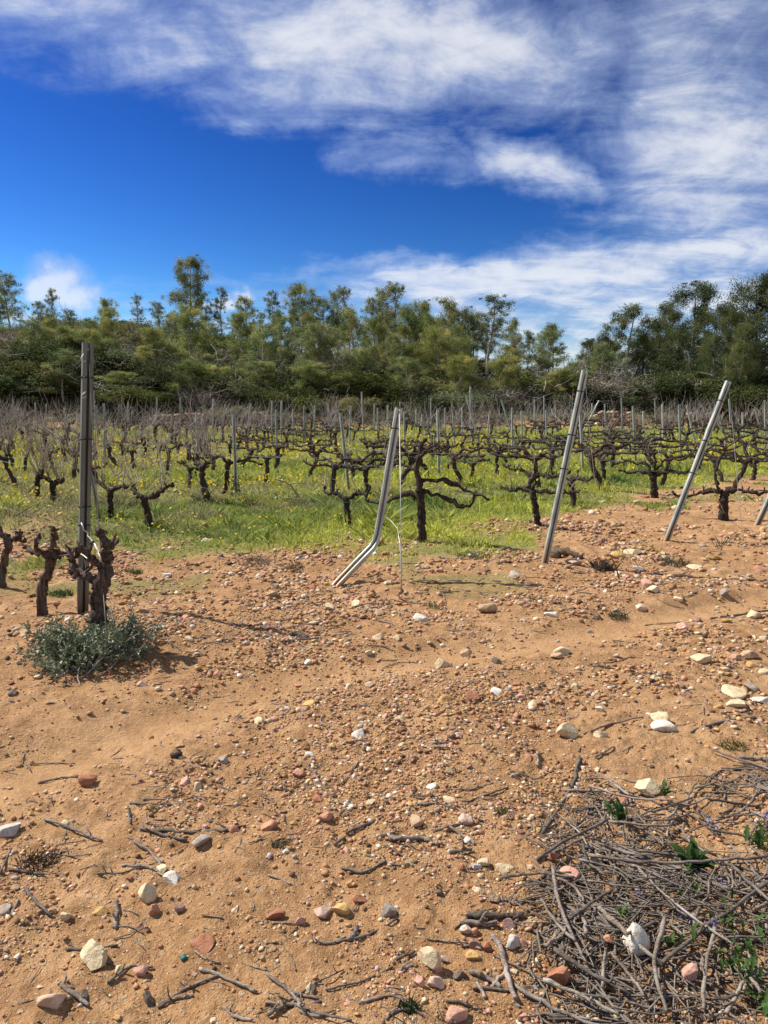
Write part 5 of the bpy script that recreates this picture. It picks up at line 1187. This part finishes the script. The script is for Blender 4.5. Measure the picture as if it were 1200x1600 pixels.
while n_ < 150:
    x, y = random.uniform(HE[:, 0].min(), HE[:, 0].max()), random.uniform(HE[:, 1].min(), HE[:, 1].max())
    if not in_heap(x + random.gauss(0, .05), y + random.gauss(0, .05)): continue
    L = random.choice([random.uniform(.07, .2), random.uniform(.15, .42)]); a = random.gauss(.05, .7) if random.random() < .6 else random.gauss(1.6, .6); r = random.uniform(.0024, .0054)
    d = np.array([math.cos(a), math.sin(a), 0]); bend = np.array([-d[1], d[0], 0]) * random.gauss(0, .09) * L; lay = random.random() * (pile_h(x, y) * .75 + .014); tl = random.gauss(0, .05)
    pts = []
    for t_ in (-.5, -.15, .2, .5):
        q = np.array([x, y, 0]) + d * L * t_ + bend * (1 - 4 * t_ * t_); q[2] = max(Hf(q[0], q[1]) + r * .7, Hf(x, y) + lay + r + tl * L * t_ * 2); pts.append(q)
    o = cutting(pts, r, 1100 + n_); tag(o, None, 'cut cane', CUT); n_ += 1
    items.append((o, f'{size_word(L)} {"thick" if r > .0046 else "thin"} {"level" if abs(math.sin(a)) < .55 else "steep"} heap cutting', x, y))
relate(items, smarks)
# broken bits too small to count
mb = MB()
for i in range(4400):
    if i < 950:
        while True:
            x, y = random.uniform(HE[:, 0].min(), HE[:, 0].max()), random.uniform(HE[:, 1].min(), HE[:, 1].max())
            if in_heap(x + random.gauss(0, .06), y + random.gauss(0, .06)) and random.random() < .42 + 1.2 * vn(np.array([x]), np.array([y]), .3, 92)[0]: break
        L = random.uniform(.04, .22); r = random.uniform(.0010, .0034); z0 = random.random() * (pile_h(x, y) * .7 + .008)
    else:
        r_ = 1.6 * (9 / 1.6) ** random.random(); a_ = random.uniform(-R(29), R(29)); x, y = r_ * math.sin(a_), r_ * math.cos(a_); L = random.uniform(.02, .09) * (.6 + .25 * r_); r = random.uniform(.0008, .0022) * (.6 + .25 * r_); z0 = 0
        if random.random() > .25 + 1.8 * max(0, vn(np.array([x]), np.array([y]), .7, 91)[0]) + .3 * (gravel_ok(np.array([x]), np.array([y]))[0] - .5): continue
    a = random.gauss(0, .8) if random.random() < .6 else random.uniform(0, 3.14); d = np.array([math.cos(a), math.sin(a), random.gauss(0, .06)]); p = np.array([x, y, Hf(x, y) + r + z0])
    mb.tube([p - d * L / 2, p + np.array([-d[1], d[0], 0]) * random.gauss(0, .1) * L, p + d * L / 2], [r, r * 1.1, r * .8], 4, cap=False)
tag(mb.build('twig_litter', M['stick']), 'small broken twigs and slivers littering the soil', kind='stuff')

# ------------------------------------------------------------------ the grey green bush under the stump
def bush():
    g = np.random.default_rng(321); root = empty('low_bush', (-1.78, 4.80, Hf(-1.78, 4.80))); o0 = np.array(root.location)
    st = MB(); pos, dirs, tone = [], [], []
    for i in range(150):
        a = g.uniform(0, 6.283); px_ = G(g.normal(118, 26), g.normal(1032, 13)); base = np.array([px_[0], px_[1], Hf(px_[0], px_[1])]) - o0
        if i > 98: px_ = G(g.normal(186, 13), g.normal(1016, 11)); base = np.array([px_[0], px_[1], Hf(px_[0], px_[1])]) - o0
        out = np.array([math.cos(a), math.sin(a), g.uniform(.35, 1.7)]); L = g.uniform(.12, .28)
        pts = wavy(base, out, L, 5, g, .16); st.tube(pts, np.linspace(.005, .0018, 6), 4, cap=False)
        for k_ in range(11):        # pinnate sprays along the shoot
            s_ = g.uniform(.35, 1.0); q = np.array([np.interp(s_, np.linspace(0, 1, 6), pts[:, c]) for c in range(3)])
            sd_ = g.normal(size=3) + out * .7; sd_ /= np.linalg.norm(sd_); l = g.uniform(.03, .06); t_ = g.normal(0, 1)
            nrm = np.cross(sd_, g.normal(size=3)); nrm /= np.linalg.norm(nrm)
            for m in range(4):
                for sgn in (-1, 1):
                    pos.append(q + sd_ * l * (m + 1) / 4 + nrm * sgn * .008); dirs.append(nrm * sgn + sd_ * .6); tone.append(t_)
    pos, dirs, tone = np.array(pos), np.array(dirs), np.array(tone); n = len(pos)
    d = dirs / np.linalg.norm(dirs, axis=1)[:, None]; s_ = np.cross(d, g.normal(size=(n, 3)) + [0, 0, 1.2]); s_ = np.cross(s_, d) * 0 + s_; s_ /= np.linalg.norm(s_, axis=1)[:, None]
    L = (.019 * g.uniform(.7, 1.3, n))[:, None]
    V = np.stack([pos - d * L * .35, pos + s_ * L * .30 + d * L * .1, pos + d * L * .6, pos - s_ * L * .30 + d * L * .1], 1).reshape(-1, 3)
    col = np.array([.150, .180, .098])[None] * (1 + .18 * tone[:, None] + .15 * g.normal(size=(n, 1))).clip(.5, 1.6)
    st.build('stems', M['deadwood'], root); tag(link('foliage', mesh_np('foliage', V, [np.arange(n)[:, None] * 4 + np.arange(4)[None]], M['bush_leaves'], np.repeat(col, 4, 0)), root), kind='stuff')
    tag(root, 'low grey green small leaved bush round the foot of the tall post', 'bush')
bush()

# ------------------------------------------------------------------ weeds
def leaf_strip(L, w, curl, g, lobes=0):
    n = 8; V = []
    for i in range(n + 1):
        t = i / n; z = math.sin(t * 1.9) * L * curl; x = L * t * (1 - .12 * t); ww = w * math.sin(math.pi * min(.98, t * .92 + .06)) ** .8 * (1 if not lobes or i % 2 else .45)
        V += [(x, -ww / 2, z + abs(ww) * .25), (x, 0, z), (x, ww / 2, z + abs(ww) * .25)]
    Q = []
    for i in range(n):
        a = i * 3; Q += [[a, a + 3, a + 4, a + 1], [a + 1, a + 4, a + 5, a + 2]]
    return np.array(V), Q
def leaf_mesh(seed, lobes, col):
    g = np.random.default_rng(seed); V, Q = leaf_strip(1.0, .30 if not lobes else .36, .35, g, lobes); return mesh_np('leaf', V, [Q], M['grass'], np.tile(col, (len(V), 1)), smooth=True)
LEAFS = {0: [leaf_mesh(1, 0, (.055, .105, .030))], 1: [leaf_mesh(2, 1, (.060, .115, .028))]}
def rosette(px, py, n, Lpx, lobes, lab, cat='weed', tint=1.0, spread=0, lift=.25):
    p = G(px, py); root = empty('rosette_weed', p); L = Lpx * mpp(p) * .78
    for i in range(n):
        o = link('leaf', LEAFS[lobes][0], root); k_ = random.uniform(.6, 1.15); o.scale = (L * k_, L * k_, L * k_)
        o.rotation_euler = (random.gauss(0, .25), -random.uniform(.0, 1.0) * (i / n + .3) * lift * 2.4, i * 2.4 + random.gauss(0, .25))
        o.location = (random.gauss(0, spread), random.gauss(0, spread), .01 + random.random() * .03); t_ = tint * random.uniform(.75, 1.3); o.color = (t_, t_, t_, 1)
    tag(root, lab, cat); return root
rosette(1085, 1368, 26, 52, 0, 'large bright green leafy rosette in the middle of the heap', lift=.5, spread=.012)
rosette(965, 1288, 20, 36, 0, 'smaller green rosette near the top of the heap of cuttings', lift=.5, spread=.01)
rosette(1038, 1248, 14, 24, 0, 'little green rosette beside the pitted cream stone', lift=.5)
rosette(1185, 1330, 16, 46, 1, 'lobed green weed at the right picture edge, upper', lift=.5, spread=.02)
rosette(1165, 1500, 46, 44, 1, 'large patch of toothed green leaves low at the right edge of the heap', spread=.09, lift=.6)
rosette(1185, 1560, 24, 44, 1, 'toothed green weed in the lower right corner', spread=.05, lift=.5)
rosette(1045, 1490, 12, 26, 0, 'bright little weed beside the big white rock in the heap', lift=.5, tint=1.3)
rosette(1082, 1405, 8, 26, 0, 'pale green seedling among the cuttings below the large rosette', lift=.5)
rosette(972, 1440, 8, 20, 1, 'tiny green sprig between cuttings left of the big white rock', tint=1.2)
rosette(900, 1345 + 240, 0, 10, 0, 'x') if False else None
def tuft(px, py, n, wpx, hpx, col, lab, cat='weed tuft', name='weed_tuft', flat=False):
    p = G(px, py); m_ = mpp(p); g = np.random.default_rng(int(px * 7 + py)); a = g.uniform(0, 6.283, n); r = wpx * m_ * .5 * np.sqrt(g.random(n))
    X, Y = p[0] + r * np.cos(a), p[1] + r * np.sin(a) * .7
    v_, q_, c_ = blades(X, Y, hpx * m_ * g.uniform(.4, 1.1, n), np.full(n, max(.003, .9 * m_)) * g.uniform(.6, 1.5, n), np.array(col)[None] * g.uniform(.6, 1.4, (n, 1)), g, .7)
    o = link(name, mesh_np(name, v_, [q_], M['grass'], c_)); tag(o, lab, cat, 'small weeds on the bare soil')
GRN, DRY, DKG, YEL = (.06, .095, .03), (.16, .125, .085), (.035, .055, .025), (.24, .27, .03)
tuft(640, 1578, 160, 30, 18, DKG, 'dark green mossy weed low on the soil left of the big rosy stone')
tuft(1145, 1168, 200, 44, 10, GRN, 'flat green weed mat above the thick pale cutting on the right')
tuft(436, 1322, 120, 30, 14, (.10, .095, .06), 'greyish weed sprig right of the plump salmon stone')
tuft(785, 1270, 90, 18, 10, GRN, 'tiny green weed on open soil above the pale pink pebble')
tuft(95, 930, 220, 36, 12, GRN, 'green moss cushion behind the twisted dark vine')
tuft(210, 898, 140, 26, 10, GRN, 'small green weed right of the vine stump')
tuft(965, 965, 160, 30, 10, (.075, .085, .055), 'grey green weed left of the smooth cream stone')
tuft(740, 870, 160, 60, 9, GRN, 'low green weed strip under the first straight leaning post')
tuft(1050, 880, 200, 56, 12, (.08, .09, .06), 'grey green mat of weeds under the second straight leaning post')
tuft(400, 884, 110, 60, 16, (.22, .165, .11), 'dry brown brush clump at the edge of the grass')
tuft(455, 888, 80, 44, 15, (.22, .165, .11), 'second dry brush clump right of the first')
tuft(942, 892, 240, 40, 18, (.085, .062, .045), 'dark dead brush clump left of the rusty rod')
tuft(60, 1350, 140, 60, 26, (.075, .052, .038), 'dark tangle of dead weed at the left')
tuft(1123, 862, 16, 10, 24, DRY, 'thin dry stalks right of the second straight leaning post')
tuft(590, 828, 60, 34, 30, YEL, 'yellow green leafy weed behind the bent post')
tuft(572, 842, 36, 22, 18, YEL, 'small yellow green weed at the bend of the bent post')
tuft(680, 968 - 18, 90, 30, 9, GRN, 'faint green weed beside the rusty hook')
tuft(240, 1265, 60, 14, 9, GRN, 'tiny green sprig under the level brown cutting')
# lilac flowers on thin stalks in the heap
def lilac(px, py, hpx, lab):
    p = G(px, py); m_ = mpp(p); root = empty('lilac_flower', p); g = np.random.default_rng(int(px)); mb = MB(); hts = []
    for i in range(3):
        t_ = wavy((g.normal(0, .012), g.normal(0, .012), 0), (g.normal(0, .3), g.normal(0, .3), 1), hpx * m_ * g.uniform(.7, 1.1), 4, g, .1); mb.tube(t_, .0014, 4); hts.append(t_)
    mb.build('stem', material_green, root)
    pos = np.concatenate([np.array([h_[-1] + g.normal(0, .007, 3) - [0, 0, .03 * g.random()] for _ in range(9)]) for h_ in hts])
    V, Q = leaf_quads(pos, .013 * g.uniform(.7, 1.3, len(pos)), g, 1.4); o = link('petals', mesh_np('petals', V, [Q], M['petal'], np.tile((.36, .30, .55), (len(V), 1))), root); tag(o, kind='stuff')
    tag(root, lab, 'wildflower', 'lilac flowers in the heap')
material_green = material('green_stem', lambda b: pbsdf(b, (.07, .10, .03), .7))
lilac(1118, 1302, 26, 'lilac flower sprig at the upper right of the heap'); lilac(1000, 1410, 20, 'lilac flower sprig left of the large green rosette'); lilac(1075, 1450, 34, 'lilac flower sprig below the large green rosette'); lilac(1120, 1395, 22, 'lilac flower sprig right of the large green rosette'); lilac(1132, 1470, 44, 'lilac flower sprig over the toothed leaf patch'); lilac(1195, 1290, 28, 'lilac flower sprig by the right picture edge')

# ------------------------------------------------------------------ odd things
rd = G(970, 905); mb = MB(); mb.tube([rd + [0, 0, -.05], P(962, 885, rd[1] - .02), P(953, 866, rd[1] - .03)], .007, 6); tag(mb.build('rusty_rod', M['rust'], smooth=True), 'thin rusty iron rod stuck leaning in the soil', 'iron rod')
g = np.random.default_rng(8); dw = G(882, 873); mb = MB(); a, b_ = G(868, 872), G(908, 874)
mb.tube(gnarl([a + [0, 0, .04], (a + b_) / 2 + [-.03, .02, .085], b_ + [0, 0, .02]], 12, g, .010), knots(12, g, .065, .018, .25), 9, rough=.15, rg=g); o = mb.build('driftwood_chunk', M['stick']); o.color = (.75, .62, .5, 1); tag(o, 'weathered brown wood chunk beside the first straight leaning post', 'wood')
g = np.random.default_rng(9); y_ = G(425, 790)[1]; mb = MB(); q = [P(430, 748, y_), P(442, 752, y_), P(452, 756, y_), P(460, 766, y_), P(466, 776, y_), P(475, 782, y_ + .1)]
mb.tube(gnarl(q, 12, g, .006), np.linspace(.020, .010, 12), 6); mb.tube(gnarl([q[2], P(470, 754, y_), P(480, 757, y_)], 5, g, .004), .009, 5); o = mb.build('fallen_branch', M['stick'], smooth=True); o.color = (1.9, 1.85, 1.8, 1); tag(o, 'bleached pale broken branch hanging among the left vines', 'branch')
ct = G(277, 1185); me = rock_mesh(777, 3, planes=5, flat=1.0, jag=.14); o = link('root_clod', me); W = 20 * mpp(ct); o.scale = (W, W, W * 1.1); o.location = ct + [0, 0, W * .25]; o.color = (.075, .05, .04, 1); tag(o, 'dark knotted root clod standing on the far side of the lane', 'root')
tp = G(287, 1500); mb = MB(); mb.box(tp + [0, 0, .006], (.014, .009, .008), Matrix.Rotation(.5, 3, 'Z')); mb.box(tp + [.005, .004, .004], (.008, .006, .005), Matrix.Rotation(1.1, 3, 'Z')); tag(mb.build('plastic_scrap', M['teal']), 'tiny teal plastic scrap lying on the soil', 'plastic scrap')
